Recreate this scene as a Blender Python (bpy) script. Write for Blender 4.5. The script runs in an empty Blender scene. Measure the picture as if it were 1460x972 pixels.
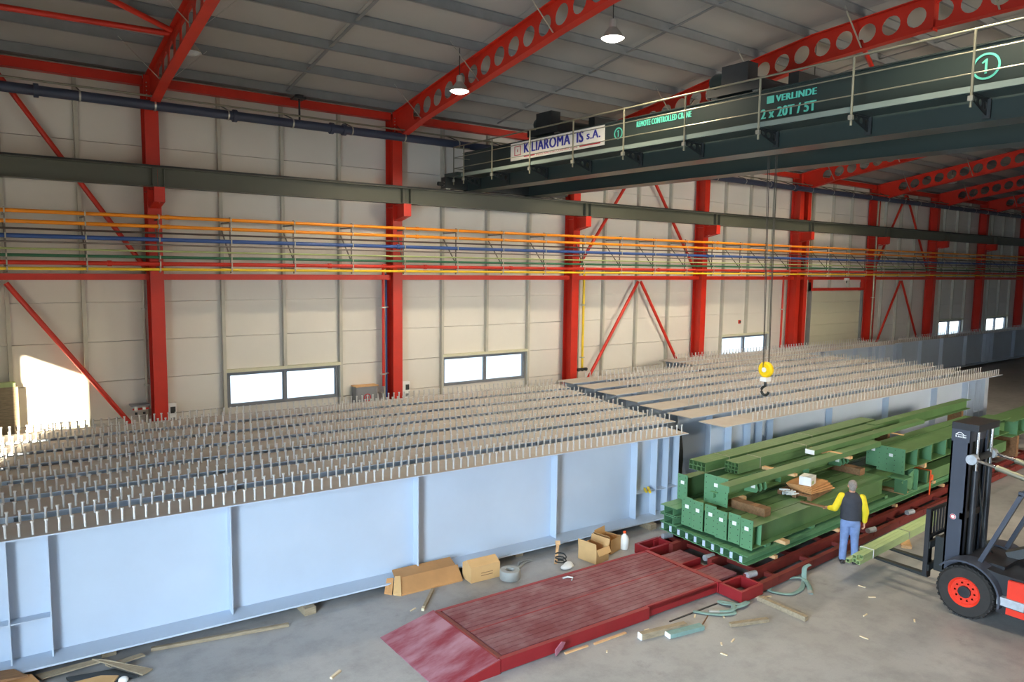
import bpy, math, random
from mathutils import Vector, Matrix
random.seed(7)
SC = bpy.context.scene
COL = SC.collection

# ------------------------------------------------------------------ camera, world, sun, door light, exposure
def camera():
    p, y, r = math.radians(5.793), math.radians(36.617), math.radians(-0.7706)
    fwd = Vector((math.sin(y)*math.cos(p), math.cos(y)*math.cos(p), -math.sin(p)))
    right = Vector((math.cos(y), -math.sin(y), 0))
    down = fwd.cross(right)
    c, s = math.cos(r), math.sin(r)
    rx = right*c + down*s
    dn = down*c - right*s
    m = Matrix((rx, -dn, -fwd)).transposed().to_4x4()
    m.translation = Vector((0, 0, 6))
    cd = bpy.data.cameras.new('camera')
    cd.sensor_width = 36
    cd.lens = 1051.3/1460*36
    cd.clip_end = 500
    co = bpy.data.objects.new('camera', cd)
    co.matrix_world = m
    COL.objects.link(co)
    SC.camera = co
camera()

w = bpy.data.worlds.new('sky'); SC.world = w
w.use_nodes = True
bg = w.node_tree.nodes['Background']
bg.inputs[0].default_value = (0.70, 0.84, 1.0, 1)
bg.inputs[1].default_value = 3.6

def lamp(name, kind, loc, direction, energy, color, size=None, size_y=None, angle=None, spread=None):
    l = bpy.data.lights.new(name, kind)
    l.energy = energy; l.color = color
    if kind == 'AREA':
        l.shape = 'RECTANGLE'; l.size = size; l.size_y = size_y
        if spread: l.spread = spread
    if kind == 'SUN': l.angle = angle
    o = bpy.data.objects.new(name, l)
    o.location = loc
    o.rotation_euler = Vector(direction).to_track_quat('-Z', 'Y').to_euler()
    COL.objects.link(o)
    return o
lamp('sun', 'SUN', (-30, -40, 20), (0.4, 1.0, -0.195), 60, (1.0, 0.84, 0.60), angle=0.009)
# daylight in the tall door of the left wall, then an added fill light at the front wall opening
lamp('door_daylight', 'AREA', (-5.7, 2.55, 3.55), (1, 0.12, -0.42), 2500, (0.66, 0.83, 1.0), 3.9, 7.0, spread=math.radians(125))
lamp('front_fill', 'AREA', (13.0, -8.7, 3.0), (0, 1, 0), 170, (1.0, 0.92, 0.82), 7.5, 5.5)
# daylight in the high glazing band of the front wall
lamp('high_glazing_daylight', 'AREA', (25.0, -8.75, 7.6), (-0.03, 1, -0.14), 1000, (1.0, 0.89, 0.74), 9.5, 3.5, spread=math.radians(92))
SC.view_settings.view_transform = 'Standard'
SC.view_settings.look = 'None'
SC.view_settings.exposure = 0.08
SC.view_settings.gamma = 1
SC.view_settings.use_curve_mapping = False
SC.cycles.use_denoising = True
SC.cycles.max_bounces = 8
SC.cycles.diffuse_bounces = 4
SC.cycles.sample_clamp_indirect = 6

# ------------------------------------------------------------------ materials
def lin(c):
    return tuple((x/255/12.92) if x/255 <= .04045 else ((x/255+.055)/1.055)**2.4 for x in c)
MATS = {}
def mat(name, rgb, rough=.55, metal=0., var=.12, scale=3., bump=0., rgb2=None, spec=.5, stretch=None, thresh=None):
    """painted / raw surface: a base colour broken by noise, with optional second colour in patches"""
    m = bpy.data.materials.new(name); m.use_nodes = True
    nt = m.node_tree; N = nt.nodes; L = nt.links
    b = N['Principled BSDF']
    b.inputs['Roughness'].default_value = rough
    b.inputs['Metallic'].default_value = metal
    b.inputs['Specular IOR Level'].default_value = spec
    tc = N.new('ShaderNodeTexCoord'); mp = N.new('ShaderNodeMapping')
    L.new(tc.outputs['Object'], mp.inputs[0])
    if stretch: mp.inputs['Scale'].default_value = stretch
    nz = N.new('ShaderNodeTexNoise'); nz.inputs['Scale'].default_value = scale
    nz.inputs['Detail'].default_value = 5; nz.inputs['Roughness'].default_value = .6
    L.new(mp.outputs[0], nz.inputs['Vector'])
    cr = N.new('ShaderNodeValToRGB')
    a = lin(rgb)
    if rgb2 is None:
        lo = tuple(x*(1-var) for x in a); hi = tuple(min(1, x*(1+var)) for x in a)
        cr.color_ramp.elements[0].position = .3; cr.color_ramp.elements[1].position = .7
    else:
        lo, hi = a, lin(rgb2)
        t = thresh or (.45, .65)
        cr.color_ramp.elements[0].position, cr.color_ramp.elements[1].position = t
    cr.color_ramp.elements[0].color = (*lo, 1); cr.color_ramp.elements[1].color = (*hi, 1)
    L.new(nz.outputs['Fac'], cr.inputs[0]); L.new(cr.outputs[0], b.inputs['Base Color'])
    if bump:
        n2 = N.new('ShaderNodeTexNoise'); n2.inputs['Scale'].default_value = scale*9
        L.new(mp.outputs[0], n2.inputs['Vector'])
        bp = N.new('ShaderNodeBump'); bp.inputs['Strength'].default_value = bump; bp.inputs['Distance'].default_value = .02
        L.new(n2.outputs['Fac'], bp.inputs['Height']); L.new(bp.outputs[0], b.inputs['Normal'])
    MATS[name] = m
    return m
M = {}
M['red'] = mat('red_paint', (198, 44, 25), .42, var=.1, scale=1.2)
M['panel'] = mat('cream_panel', (219, 215, 205), .5, var=.03, scale=.5)
M['post'] = mat('galvanised_post', (186, 184, 170), .5, var=.08, scale=2)
M['roof'] = mat('roof_sheet', (166, 163, 157), .55, var=.05, scale=.6)
M['purlin'] = mat('galvanised_purlin', (122, 124, 124), .5, metal=.0, var=.1, scale=2)
M['runway'] = mat('olive_grey_paint', (80, 82, 70), .45, var=.06, scale=1)
M['crane'] = mat('dark_green_paint', (46, 56, 53), .3, var=.06, scale=1.2)
M['dark'] = mat('dark_machine_paint', (38, 42, 42), .45, var=.15, scale=4)
M['steel'] = mat('bright_steel', (190, 190, 180), .3, metal=.8, var=.08, scale=5)
M['toe'] = mat('toe_plate_paint', (104, 116, 110), .4, var=.06)
M['rail'] = mat('handrail_steel', (142, 140, 122), .35, metal=.6, var=.08, scale=5)
M['plinth'] = mat('plinth_concrete', (168, 164, 156), .8, var=.1, scale=2, bump=.1)
M['orange'] = mat('orange_pipe_paint', (245, 150, 20), .4, var=.06)
M['blue'] = mat('blue_pipe_paint', (52, 86, 150), .4, var=.08)
M['navy'] = mat('slate_blue_pipe', (54, 62, 82), .45, var=.08)
M['grey'] = mat('grey_pipe', (120, 112, 104), .5, var=.1)
M['brown'] = mat('dark_brown_pipe', (72, 60, 52), .5, var=.1)
M['ltgreen'] = mat('pale_green_pipe', (168, 182, 120), .5, var=.08)
M['pgreen'] = mat('green_pipe_paint', (40, 104, 72), .45, var=.08)
M['yellow'] = mat('yellow_pipe_paint', (240, 205, 40), .45, var=.06)
M['girder'] = mat('light_blue_grey_primer', (186, 200, 216), .5, var=.04, scale=.8)
M['flange'] = mat('blasted_flange_top', (168, 164, 160), .6, var=.12, scale=1.5, rgb2=(160, 148, 138), thresh=(.45, .8))
M['stud'] = mat('stud_steel', (206, 206, 204), .4, metal=.3, var=.12, scale=6)
M['green'] = mat('green_paint', (94, 142, 102), .45, var=.07, scale=1.5)
M['green_warm_lit'] = mat('green_paint_warm_lit', (88, 122, 76), .42, var=.12, scale=2)  # same green paint with the olive tint of warm lamp light put in
M['palegreen'] = mat('pale_green_paint', (168, 190, 134), .45, var=.08, scale=2)
M['deck'] = mat('dark_red_deck', (112, 44, 52), .65, scale=2.2, rgb2=(142, 104, 108), thresh=(.38, .75), stretch=(1, 1.6, 1), bump=.25)
M['ramp'] = mat('worn_red_ramp', (128, 38, 54), .6, scale=1.3, rgb2=(162, 116, 128), thresh=(.38, .62), stretch=(.8, 2.2, 1), bump=.3)
M['trailer'] = mat('trailer_red', (138, 28, 34), .5, var=.12, scale=2.5)
M['rust'] = mat('rail_red_brown', (112, 38, 32), .55, var=.2, scale=3)
M['wood'] = mat('fresh_timber', (214, 172, 124), .7, var=.14, scale=4, stretch=(1, 5, 5), bump=.1)
M['oldwood'] = mat('weathered_timber', (132, 98, 66), .8, var=.25, scale=4, stretch=(1, 5, 5), bump=.15)
M['greywood'] = mat('grey_timber', (150, 136, 112), .8, var=.25, scale=5, stretch=(1, 6, 6), bump=.15)
M['card'] = mat('cardboard', (206, 166, 112), .8, var=.08, scale=2)
M['cardin'] = mat('cardboard_tan', (190, 140, 88), .8, var=.12, scale=2)
M['white'] = mat('white_plastic', (236, 236, 232), .45, var=.03)
M['label'] = mat('white_label', (240, 242, 240), .5, var=.02)
M['sling'] = mat('teal_webbing', (122, 152, 146), .8, var=.14, scale=6)
M['tape'] = mat('grey_webbing_roll', (158, 160, 156), .7, var=.1, scale=5)
M['black'] = mat('black_paint', (40, 42, 46), .38, var=.12, scale=3)
M['slate'] = mat('mast_paint', (66, 72, 84), .35, var=.08, scale=2)
M['rubber'] = mat('tyre_rubber', (44, 42, 40), .8, var=.2, scale=6, bump=.2)
M['frk'] = mat('forklift_red', (226, 56, 36), .35, var=.05)
M['chrome'] = mat('chrome_rod', (225, 228, 232), .12, metal=1, var=.02)
M['alu'] = mat('chequer_step', (176, 182, 188), .4, metal=.4, var=.15, scale=14, bump=.4)
M['win'] = mat('window_frame_grey', (122, 126, 132), .45, var=.05)
M['cream'] = mat('cream_steel', (206, 204, 176), .5, var=.05)
M['doorcream'] = mat('door_section_cream', (206, 202, 176), .5, var=.03, scale=.8)
M['cabinet'] = mat('cabinet_grey', (136, 138, 142), .5, var=.05)
M['skin'] = mat('skin', (206, 150, 122), .6, var=.06, scale=8)
M['hair'] = mat('grey_hair', (136, 128, 122), .8, var=.2, scale=30, bump=.2)
M['vest'] = mat('dark_quilted_vest', (52, 54, 62), .75, var=.15, scale=8)
M['shirt'] = mat('yellow_sweater', (232, 206, 40), .8, var=.1, scale=8)
M['jeans'] = mat('blue_jeans', (120, 142, 186), .85, var=.18, scale=7, bump=.1)
M['shoe'] = mat('dark_shoes', (50, 46, 44), .6, var=.1)
M['hookyellow'] = mat('hook_yellow', (245, 205, 20), .35, var=.04)
M['teal'] = mat('teal_lettering', (88, 190, 168), .5, var=.03)
M['signblue'] = mat('sign_blue', (52, 52, 150), .5, var=.02)
M['signred'] = mat('sign_red', (200, 44, 60), .5, var=.02)
M['signwhite'] = mat('sign_white', (246, 240, 226), .45, var=.02)
M['strap'] = mat('orange_strap', (232, 92, 40), .7, var=.1, scale=8)
M['lampalu'] = mat('lamp_aluminium', (190, 186, 176), .3, metal=.6, var=.06)
M['cable'] = mat('steel_rope', (62, 60, 56), .5, metal=.4, var=.1)
M['plastic'] = mat('clear_wrap', (206, 214, 216), .25, var=.15, scale=14)
M['paint_white_road'] = mat('outside_paving', (205, 206, 206), .8, var=.06, scale=.3)
M['dowel'] = mat('pale_stick', (222, 206, 172), .7, var=.08, scale=6)

def floor_mat():
    m = bpy.data.materials.new('concrete_floor'); m.use_nodes = True
    nt = m.node_tree; N = nt.nodes; L = nt.links; b = N['Principled BSDF']
    tc = N.new('ShaderNodeTexCoord')
    def noise(s, d=6, r=.6):
        n = N.new('ShaderNodeTexNoise'); n.inputs['Scale'].default_value = s
        n.inputs['Detail'].default_value = d; n.inputs['Roughness'].default_value = r
        L.new(tc.outputs['Object'], n.inputs['Vector']); return n
    def ramp(src, p0, c0, p1, c1):
        r = N.new('ShaderNodeValToRGB')
        r.color_ramp.elements[0].position = p0; r.color_ramp.elements[1].position = p1
        r.color_ramp.elements[0].color = (*c0, 1); r.color_ramp.elements[1].color = (*c1, 1)
        L.new(src, r.inputs[0]); return r
    def mix(kind, f, a, c):
        x = N.new('ShaderNodeMixRGB'); x.blend_type = kind; x.inputs[0].default_value = f
        L.new(a, x.inputs[1]); L.new(c, x.inputs[2]); return x
    base = ramp(noise(.35).outputs['Fac'], .3, lin((146, 145, 143)), .72, lin((176, 175, 173)))
    spots = ramp(noise(2.3, 8, .7).outputs['Fac'], .3, (.72, .72, .72), .55, (1, 1, 1))
    grain = ramp(noise(45, 3).outputs['Fac'], .3, (.88, .88, .88), .7, (1, 1, 1))
    x = mix('MULTIPLY', .8, base.outputs[0], spots.outputs[0])
    x = mix('MULTIPLY', .7, x.outputs[0], grain.outputs[0])
    stain = ramp(noise(.9, 9, .75).outputs['Fac'], .60, (1, 1, 1), .74, (.62, .60, .58))
    x = mix('MULTIPLY', .8, x.outputs[0], stain.outputs[0])
    L.new(x.outputs[0], b.inputs['Base Color'])
    rr = ramp(noise(1.4).outputs['Fac'], .3, (.38,)*3, .7, (.62,)*3)
    L.new(rr.outputs[0], b.inputs['Roughness'])
    return m
M['floor'] = floor_mat()

def emit(name, rgb, strength):
    m = bpy.data.materials.new(name); m.use_nodes = True
    b = m.node_tree.nodes['Principled BSDF']
    b.inputs['Base Color'].default_value = (*lin(rgb), 1)
    b.inputs['Emission Color'].default_value = (*lin(rgb), 1)
    b.inputs['Emission Strength'].default_value = strength
    return m
M['bulb'] = emit('lit_diffuser', (255, 246, 236), 9)

def glass():
    m = bpy.data.materials.new('window_glass'); m.use_nodes = True
    nt = m.node_tree; N = nt.nodes; L = nt.links
    for n in list(N):
        if n.type != 'OUTPUT_MATERIAL': N.remove(n)
    out = [n for n in N if n.type == 'OUTPUT_MATERIAL'][0]
    t = N.new('ShaderNodeBsdfTransparent'); g = N.new('ShaderNodeBsdfGlossy'); x = N.new('ShaderNodeMixShader')
    lwn = N.new('ShaderNodeLayerWeight'); lwn.inputs[0].default_value = .5
    pw = N.new('ShaderNodeMath'); pw.operation = 'POWER'; pw.inputs[1].default_value = 4
    ml = N.new('ShaderNodeMath'); ml.operation = 'MULTIPLY_ADD'; ml.inputs[1].default_value = .5; ml.inputs[2].default_value = .04
    L.new(lwn.outputs['Facing'], pw.inputs[0]); L.new(pw.outputs[0], ml.inputs[0]); fr = ml
    t.inputs[0].default_value = (.93, .96, .97, 1); g.inputs['Roughness'].default_value = .03
    L.new(fr.outputs[0], x.inputs[0]); L.new(t.outputs[0], x.inputs[1]); L.new(g.outputs[0], x.inputs[2])
    L.new(x.outputs[0], out.inputs['Surface'])
    return m
M['glass'] = glass()

# ------------------------------------------------------------------ mesh helpers
class MB:
    def __init__(s): s.v = []; s.f = []
    def add(s, vs, fs):
        n = len(s.v); s.v += [tuple(p) for p in vs]; s.f += [tuple(i+n for i in f) for f in fs]; return s
    def box(s, x0, x1, y0, y1, z0, z1):
        vs = [(x, y, z) for x in (x0, x1) for y in (y0, y1) for z in (z0, z1)]
        return s.add(vs, [(0,1,3,2),(4,6,7,5),(0,4,5,1),(2,3,7,6),(0,2,6,4),(1,5,7,3)])
    def obox(s, p0, p1, wd, ht, up=(0,0,1)):
        """bar from p0 to p1 with width wd (sideways) and height ht (along up), centred on the line"""
        p0, p1 = Vector(p0), Vector(p1); d = (p1-p0).normalized(); u = Vector(up)
        if abs(d.dot(u)) > .98: u = Vector((0, 1, 0))
        side = d.cross(u).normalized(); u = side.cross(d).normalized()
        vs = [p + side*a*wd/2 + u*b*ht/2 for p in (p0, p1) for a in (-1, 1) for b in (-1, 1)]
        return s.add(vs, [(0,1,3,2),(4,6,7,5),(0,4,5,1),(2,3,7,6),(0,2,6,4),(1,5,7,3)])
    def cyl(s, p0, p1, r, n=10, r2=None, caps=True):
        p0, p1 = Vector(p0), Vector(p1); d = (p1-p0).normalized()
        a = d.orthogonal().normalized(); b = d.cross(a)
        r2 = r if r2 is None else r2; vs = []
        for p, q in ((p0, r), (p1, r2)):
            for i in range(n):
                t = 2*math.pi*i/n; vs.append(p + a*math.cos(t)*q + b*math.sin(t)*q)
        fs = [(i, (i+1) % n, n+(i+1) % n, n+i) for i in range(n)]
        if caps: fs += [tuple(range(n-1, -1, -1)), tuple(range(n, 2*n))]
        return s.add(vs, fs)
    def prism(s, poly, vec):
        """extrude a closed 3D polygon by a vector"""
        n = len(poly); vec = Vector(vec); vs = [Vector(p) for p in poly]; vs += [p+vec for p in vs]
        fs = [(i, (i+1) % n, n+(i+1) % n, n+i) for i in range(n)] + [tuple(range(n-1, -1, -1)), tuple(range(n, 2*n))]
        return s.add(vs, fs)
    def ibeam(s, p0, p1, h, wd, tf=.02, tw=.012, up=(0, 0, 1)):
        p0, p1 = Vector(p0), Vector(p1); u = Vector(up)
        s.obox(p0+u*(h/2-tf/2), p1+u*(h/2-tf/2), wd, tf, up)
        s.obox(p0-u*(h/2-tf/2), p1-u*(h/2-tf/2), wd, tf, up)
        return s.obox(p0, p1, tw, h-2*tf, up)
    def path(s, pts, r, n=8, closed=False, flat=None):
        """tube (or flat band of width flat) along points"""
        P = [Vector(p) for p in pts]; k = len(P); vs = []
        for i in range(k):
            a = P[(i-1) % k] if (closed or i > 0) else P[i]
            b = P[(i+1) % k] if (closed or i < k-1) else P[i]
            d = (b-a).normalized(); side = d.cross(Vector((0, 0, 1)))
            side = side.normalized() if side.length > 1e-4 else Vector((1, 0, 0)); u = side.cross(d)
            for j in range(n):
                t = 2*math.pi*j/n
                vs.append(P[i] + side*math.cos(t)*r + u*math.sin(t)*(flat if flat else r))
        fs = []
        for i in range(k if closed else k-1):
            i2 = (i+1) % k
            fs += [(i*n+j, i*n+(j+1) % n, i2*n+(j+1) % n, i2*n+j) for j in range(n)]
        if not closed: fs += [tuple(range(n-1, -1, -1)), tuple(range((k-1)*n, k*n))]
        return s.add(vs, fs)
    def lathe(s, prof, c, axis='z', n=20, ring=False):
        """profile (r, h) revolved about an axis through c"""
        c = Vector(c); k = len(prof); vs = []
        for r, h in prof:
            for i in range(n):
                t = 2*math.pi*i/n; a, b = r*math.cos(t), r*math.sin(t)
                vs.append(c + Vector({'z': (a, b, h), 'x': (h, a, b), 'y': (b, h, a)}[axis]))
        fs = [(q*n+i, q*n+(i+1) % n, (q+1)*n+(i+1) % n, (q+1)*n+i) for q in range(k-1) for i in range(n)]
        if ring:
            fs += [((k-1)*n+i, (k-1)*n+(i+1) % n, (i+1) % n, i) for i in range(n)]
            return s.add(vs, fs)
        if prof[0][0] > 1e-4: fs.append(tuple(range(n-1, -1, -1)))
        if prof[-1][0] > 1e-4: fs.append(tuple(range((k-1)*n, k*n)))
        return s.add(vs, fs)
    def holed(s, fn, s0, s1, h0, h1, t, rad, n=16):
        """a web cell with a round hole; fn(s, h, off) -> point; t = thickness"""
        cs, ch = (s0+s1)/2, (h0+h1)/2
        ring, outr = [], []
        for i in range(n):
            a = 2*math.pi*(i+.5)/n; ca, sa = math.cos(a), math.sin(a)
            ring.append((cs+rad*ca, ch+rad*sa))
            q = min(abs((s1-s0)/2/ca) if abs(ca) > 1e-6 else 9, abs((h1-h0)/2/sa) if abs(sa) > 1e-6 else 9)
            outr.append((cs+q*ca, ch+q*sa))
        # push corner samples to the corners
        for cx, cy in ((s0, h0), (s0, h1), (s1, h0), (s1, h1)):
            j = min(range(n), key=lambda q: (outr[q][0]-cx)**2+(outr[q][1]-cy)**2); outr[j] = (cx, cy)
        vs = [fn(a, b, o) for o in (-t/2, t/2) for a, b in outr] + [fn(a, b, o) for o in (-t/2, t/2) for a, b in ring]
        fs = []
        for i in range(n):
            j = (i+1) % n
            fs += [(i, j, 2*n+j, 2*n+i), (n+j, n+i, 3*n+i, 3*n+j), (2*n+i, 2*n+j, 3*n+j, 3*n+i)]
        return s.add(vs, fs)
    def mesh(s, name, m, smooth=False):
        me = bpy.data.meshes.new(name); me.from_pydata(s.v, [], s.f); me.materials.append(M[m] if isinstance(m, str) else m)
        me.update()
        if smooth:
            me.polygons.foreach_set('use_smooth', [True]*len(me.polygons))
            if hasattr(me, 'set_sharp_from_angle'): me.set_sharp_from_angle(angle=math.radians(40))
        return me
    def build(s, name, m, parent=None, smooth=False, world=True, label=None):
        """with world=True the points are world points and are moved into the parent's space (unrotated parents)"""
        if parent is not None and world:
            o = parent
            off = Vector((0, 0, 0))
            while o is not None: off += o.location; o = o.parent
            s.v = [(p[0]-off.x, p[1]-off.y, p[2]-off.z) for p in s.v]
        ob = bpy.data.objects.new(name, s.mesh(name, m, smooth)); COL.objects.link(ob)
        ob.parent = parent
        if label: ob['label'] = label
        return ob

def tag(o, label, cat, group=None):
    o['label'] = label; o['category'] = cat
    if group: o['group'] = group
    return o
def thing(name, label, cat, loc=(0, 0, 0), rotz=0, group=None):
    o = bpy.data.objects.new(name, None); o.location = loc; o.rotation_euler = (0, 0, rotz)
    o.empty_display_size = .2
    COL.objects.link(o); return tag(o, label, cat, group)
def place(name, mesh, parent, loc=(0, 0, 0), rot=None):
    o = bpy.data.objects.new(name, mesh); COL.objects.link(o); o.parent = parent; o.location = loc
    if rot: o.rotation_euler = rot
    return o
def struct(o): o['kind'] = 'structure'; return o
def text_mb(txt, origin, du, dv, width, height, bold=.0):
    """lettering as a flat mesh: origin + u*du + v*dv, fitted to width x height"""
    cu = bpy.data.curves.new('lettering', 'FONT'); cu.body = txt; cu.space_character = 1.08 if bold else 1; cu.resolution_u = 3
    ob = bpy.data.objects.new('lettering_tmp', cu); COL.objects.link(ob)
    dg = bpy.context.evaluated_depsgraph_get(); me = bpy.data.meshes.new_from_object(ob.evaluated_get(dg))
    xs = [v.co.x for v in me.vertices]; ys = [v.co.y for v in me.vertices]
    x0, x1, y0, y1 = min(xs), max(xs), min(ys), max(ys)
    o, du, dv = Vector(origin), Vector(du), Vector(dv); mb = MB()
    nr = du.cross(dv)
    for sh in ((-1, -.5, 0, .5, 1) if bold else (0,)):        # heavier strokes: a few copies side by side
        mb.add([o + du*((v.co.x-x0)/(x1-x0)*width + sh*bold) + dv*((v.co.y-y0)/(y1-y0)*height) + nr*(.0012*(sh+1)) for v in me.vertices],
               [tuple(p.vertices) for p in me.polygons])
    bpy.data.objects.remove(ob); bpy.data.meshes.remove(me); bpy.data.curves.remove(cu)
    return mb

# ------------------------------------------------------------------ main dimensions
CX = [-3.3, 4.19, 11.43, 19.18, 26.91, 34.35, 41.98, 49.40, 56.70, 63.95]     # column lines along the back wall
DC = 21.7       # front face of the back columns
YW = 22.3       # inner face of the back wall panels
XL, XR, YF = -6.0, 70.0, -9.0
RT = [(-9.5, 10.95), (-2, 12.2), (0, 12.4), (2.5, 12.6), (5, 12.7), (9, 12.64), (12, 12.45), (13.6, 12.22), (16.5, 11.74), (20, 11.16), (22.9, 10.66)]   # top of the rafters
def rz(y):
    for (a, b), (c, d) in zip(RT, RT[1:]):
        if a <= y <= c: return b+(d-b)*(y-a)/(c-a)
    return RT[0][1] if y < RT[0][0] else RT[-1][1]
PUR = [21.6, 20.0, 18.45, 16.9, 15.35, 13.8, 12.2, 10.6, 9.0, 7.4, 5.6, 3.8, 2.0, 0.2, -1.8, -3.8, -5.8, -7.8]
HP = .24

# ------------------------------------------------------------------ setting: floor, walls, roof, windows, door
struct(MB().box(XL-.2, XR+.2, YF-.2, YW+.3, -.2, 0).build('floor', 'floor'))
struct(MB().box(-90, 160, YW+.35, 140, -.25, -.05).box(-90, XL-.25, -90, YW+.35, -.25, -.05).box(XL-.25, 160, -90, YF-.25, -.25, -.05).build('ground', 'paint_white_road'))
WIN = [(6.10, 9.56), (13.50, 17.17), (28.98, 32.69), (51.5, 55.1), (58.95, 62.7)]
WZ0, WZ1 = 1.72, 2.76
wall = struct(MB().box(XL, XR, YW+.02, YW+.14, 0, .6).box(XL, XR, YW+.10, YW+.14, .6, WZ0-.02).build('wall_back', 'plinth'))
back = MB()
xs = [XL] + [x for a in WIN for x in a] + [XR]
for i in range(0, len(xs), 2): back.box(xs[i], xs[i+1], YW+.10, YW+.14, WZ0-.02, WZ1+.02)
back.box(XL, XR, YW+.10, YW+.14, WZ1+.02, 11.06)
back.build('wall_sheet', 'panel', wall)
rows = [.6, WZ0, WZ1, 3.84, 4.9, 5.96, 7.0, 8.04, 9.08, 10.1, 10.98]
bays = [XL] + CX[1:] + [XR]
DOOR = (36.3, 41.5)
for z0, z1 in zip(rows, rows[1:]):
    for a, b in zip(bays, bays[1:]):
        spans = [(a, b)]
        if z0 == WZ0:
            for u, v in WIN:
                if a <= u < b: spans = [(a, u-.02), (v+.02, b)]
        if a == CX[5] and z1 <= 4.95: spans = [(a, DOOR[0]), (DOOR[1], b)]
        for u, v in spans:
            MB().box(u+.004, v-.004, YW, YW+.1, z0+.007, z1-.007).build('wall_panel', 'panel', wall)
POSTS = {0: [.84, 2.5], 1: [6.02, 7.82, 9.64], 2: [13.43, 15.33, 17.25], 3: [21.16, 23.1, 25.1]}
def bayposts(i):
    if i in POSTS: return POSTS[i]
    a, b = CX[i], CX[i+1]
    for u, v in WIN:
        if a < u < b: return [u-.06, (u+v)/2, v+.06]
    return [a+(b-a)*t for t in (.25, .5, .75)]
for i in range(len(CX)-1):
    for x in bayposts(i):
        mid = any(u+.5 < x < v-.5 for u, v in WIN)
        if i == 5 and DOOR[0]+.2 < x < DOOR[1]-.2: z0 = 4.95
        else: z0 = 2.86 if mid else 0
        p = MB().box(x-.045, x+.045, YW-.15, YW-.002, z0, 10.7)
        p.build('wall_post', 'post', wall)
for k, (a, b) in enumerate(WIN):
    MB().box(a-.06, b+.06, YW-.16, YW, WZ1+.01, WZ1+.1).build('lintel', 'cream', wall)
    f = MB(); m = (a+b)/2; y0, y1 = YW-.03, YW+.12
    f.box(a, b, y0, y1, WZ0, WZ0+.07).box(a, b, y0, y1, WZ1-.07, WZ1).box(a, a+.07, y0, y1, WZ0+.07, WZ1-.07).box(b-.07, b, y0, y1, WZ0+.07, WZ1-.07).box(m-.04, m+.04, y0, y1, WZ0+.07, WZ1-.07)
    wo = struct(f.build('window_%d' % (k+1), 'win'))
    for u, v in ((a+.07, m-.04), (m+.04, b-.07)):
        MB().box(u, v, YW+.03, YW+.04, WZ0+.07, WZ1-.07).build('pane', 'glass', wo)
        MB().box(u, u+.03, YW, YW+.06, WZ0+.07, WZ1-.07).box(v-.03, v, YW, YW+.06, WZ0+.07, WZ1-.07).box(u+.03, v-.03, YW, YW+.06, WZ0+.07, WZ0+.1).box(u+.03, v-.03, YW, YW+.06, WZ1-.1, WZ1-.07).build('sash', 'win', wo)
# sectional door
a, b = DOOR
dr = struct(MB().box(a-.1, a, YW-.2, YW+.08, 0, 5.35).box(b, b+.1, YW-.2, YW+.08, 0, 5.35).build('door_1', 'purlin'))
for k in range(8): MB().box(a, b, YW-.06, YW+.02, .61*k+.006, .61*(k+1)-.006).build('door_section', 'doorcream', dr)
MB().box(a-.1, b+.1, YW-.22, YW-.05, 4.9, 5.05).box(a-.1, a+.02, YW-.22, YW-.05, 5.05, 5.5).box(b-.02, b+.1, YW-.22, YW-.05, 5.05, 5.5).build('door_head_frame', 'red', dr)
# other walls (behind and beside the camera)
struct(MB().box(2, 40, -24, -18, -.05, 14).build('sun_blocker', 'panel'))  # added unseen block that keeps the low sun out of the front openings
lw = MB().box(XL-.2, XL, YF-.2, .55, 0, 12.9).box(XL-.2, XL, 4.5, YW+.14, 0, 12.9).box(XL-.2, XL, .55, 4.5, 7.1, 12.9)
struct(lw.build('wall_left', 'panel'))
struct(MB().box(XR, XR+.2, YF-.2, YW+.14, 0, 12.9).build('wall_right', 'panel'))
struct(MB().box(XL, 9, YF-.2, YF, 0, 11.6).box(17, 20, YF-.2, YF, 0, 11.6).box(30, XR, YF-.2, YF, 0, 11.6).box(20, 30, YF-.2, YF, 0, 5.8).box(20, 30, YF-.2, YF, 9.4, 11.6).box(9, 17, YF-.2, YF, 5.8, 11.6).build('wall_front', 'panel'))
# roof: outer skin, sheets between purlins, purlins, ties
ys = sorted(PUR + [YW+.3, YF-.3])
sk = MB()
for y0, y1 in zip(ys, ys[1:]):
    sk.prism([(XL-.3, y0-.002, rz(y0)+HP+.06), (XL-.3, y1, rz(y1)+HP+.06), (XL-.3, y1, rz(y1)+HP+.12), (XL-.3, y0, rz(y0)+HP+.12)], (XR-XL+.6, 0, 0))
ceil = struct(sk.build('ceiling', 'roof'))
rb = [XL] + [x for i in range(1, len(CX)) for x in ((CX[i-1]+CX[i])/2 if i > 1 else -.2, CX[i])] + [XR]
for y0, y1 in zip(ys, ys[1:]):
    if y1 < 1: continue
    for x0, x1 in zip(rb, rb[1:]):
        MB().prism([(x0+.004, y0+.004, rz(y0)+HP), (x0+.004, y1-.004, rz(y1)+HP), (x0+.004, y1-.004, rz(y1)+HP+.055), (x0+.004, y0+.004, rz(y0)+HP+.055)], (x1-x0-.008, 0, 0)).build('roof_sheet', 'roof', ceil)
for y in PUR:
    z = rz(y)
    MB().box(XL, XR, y-.04, y+.04, z, z+.012).box(XL, XR, y-.006, y+.006, z+.012, z+HP-.012).box(XL, XR, y-.04, y+.04, z+HP-.012, z+HP).build('purlin', 'purlin', ceil)
for i in range(len(CX)-1):
    x = (CX[i]+CX[i+1])/2 if i else .5
    t = MB()
    for y0, y1 in zip(PUR[1:], PUR):
        if y0 < 0: break
        t.obox((x, y0, rz(y0)+.08), (x, y1, rz(y1)+.08), .09, .02)
    t.build('purlin_tie', 'purlin', ceil)

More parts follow.
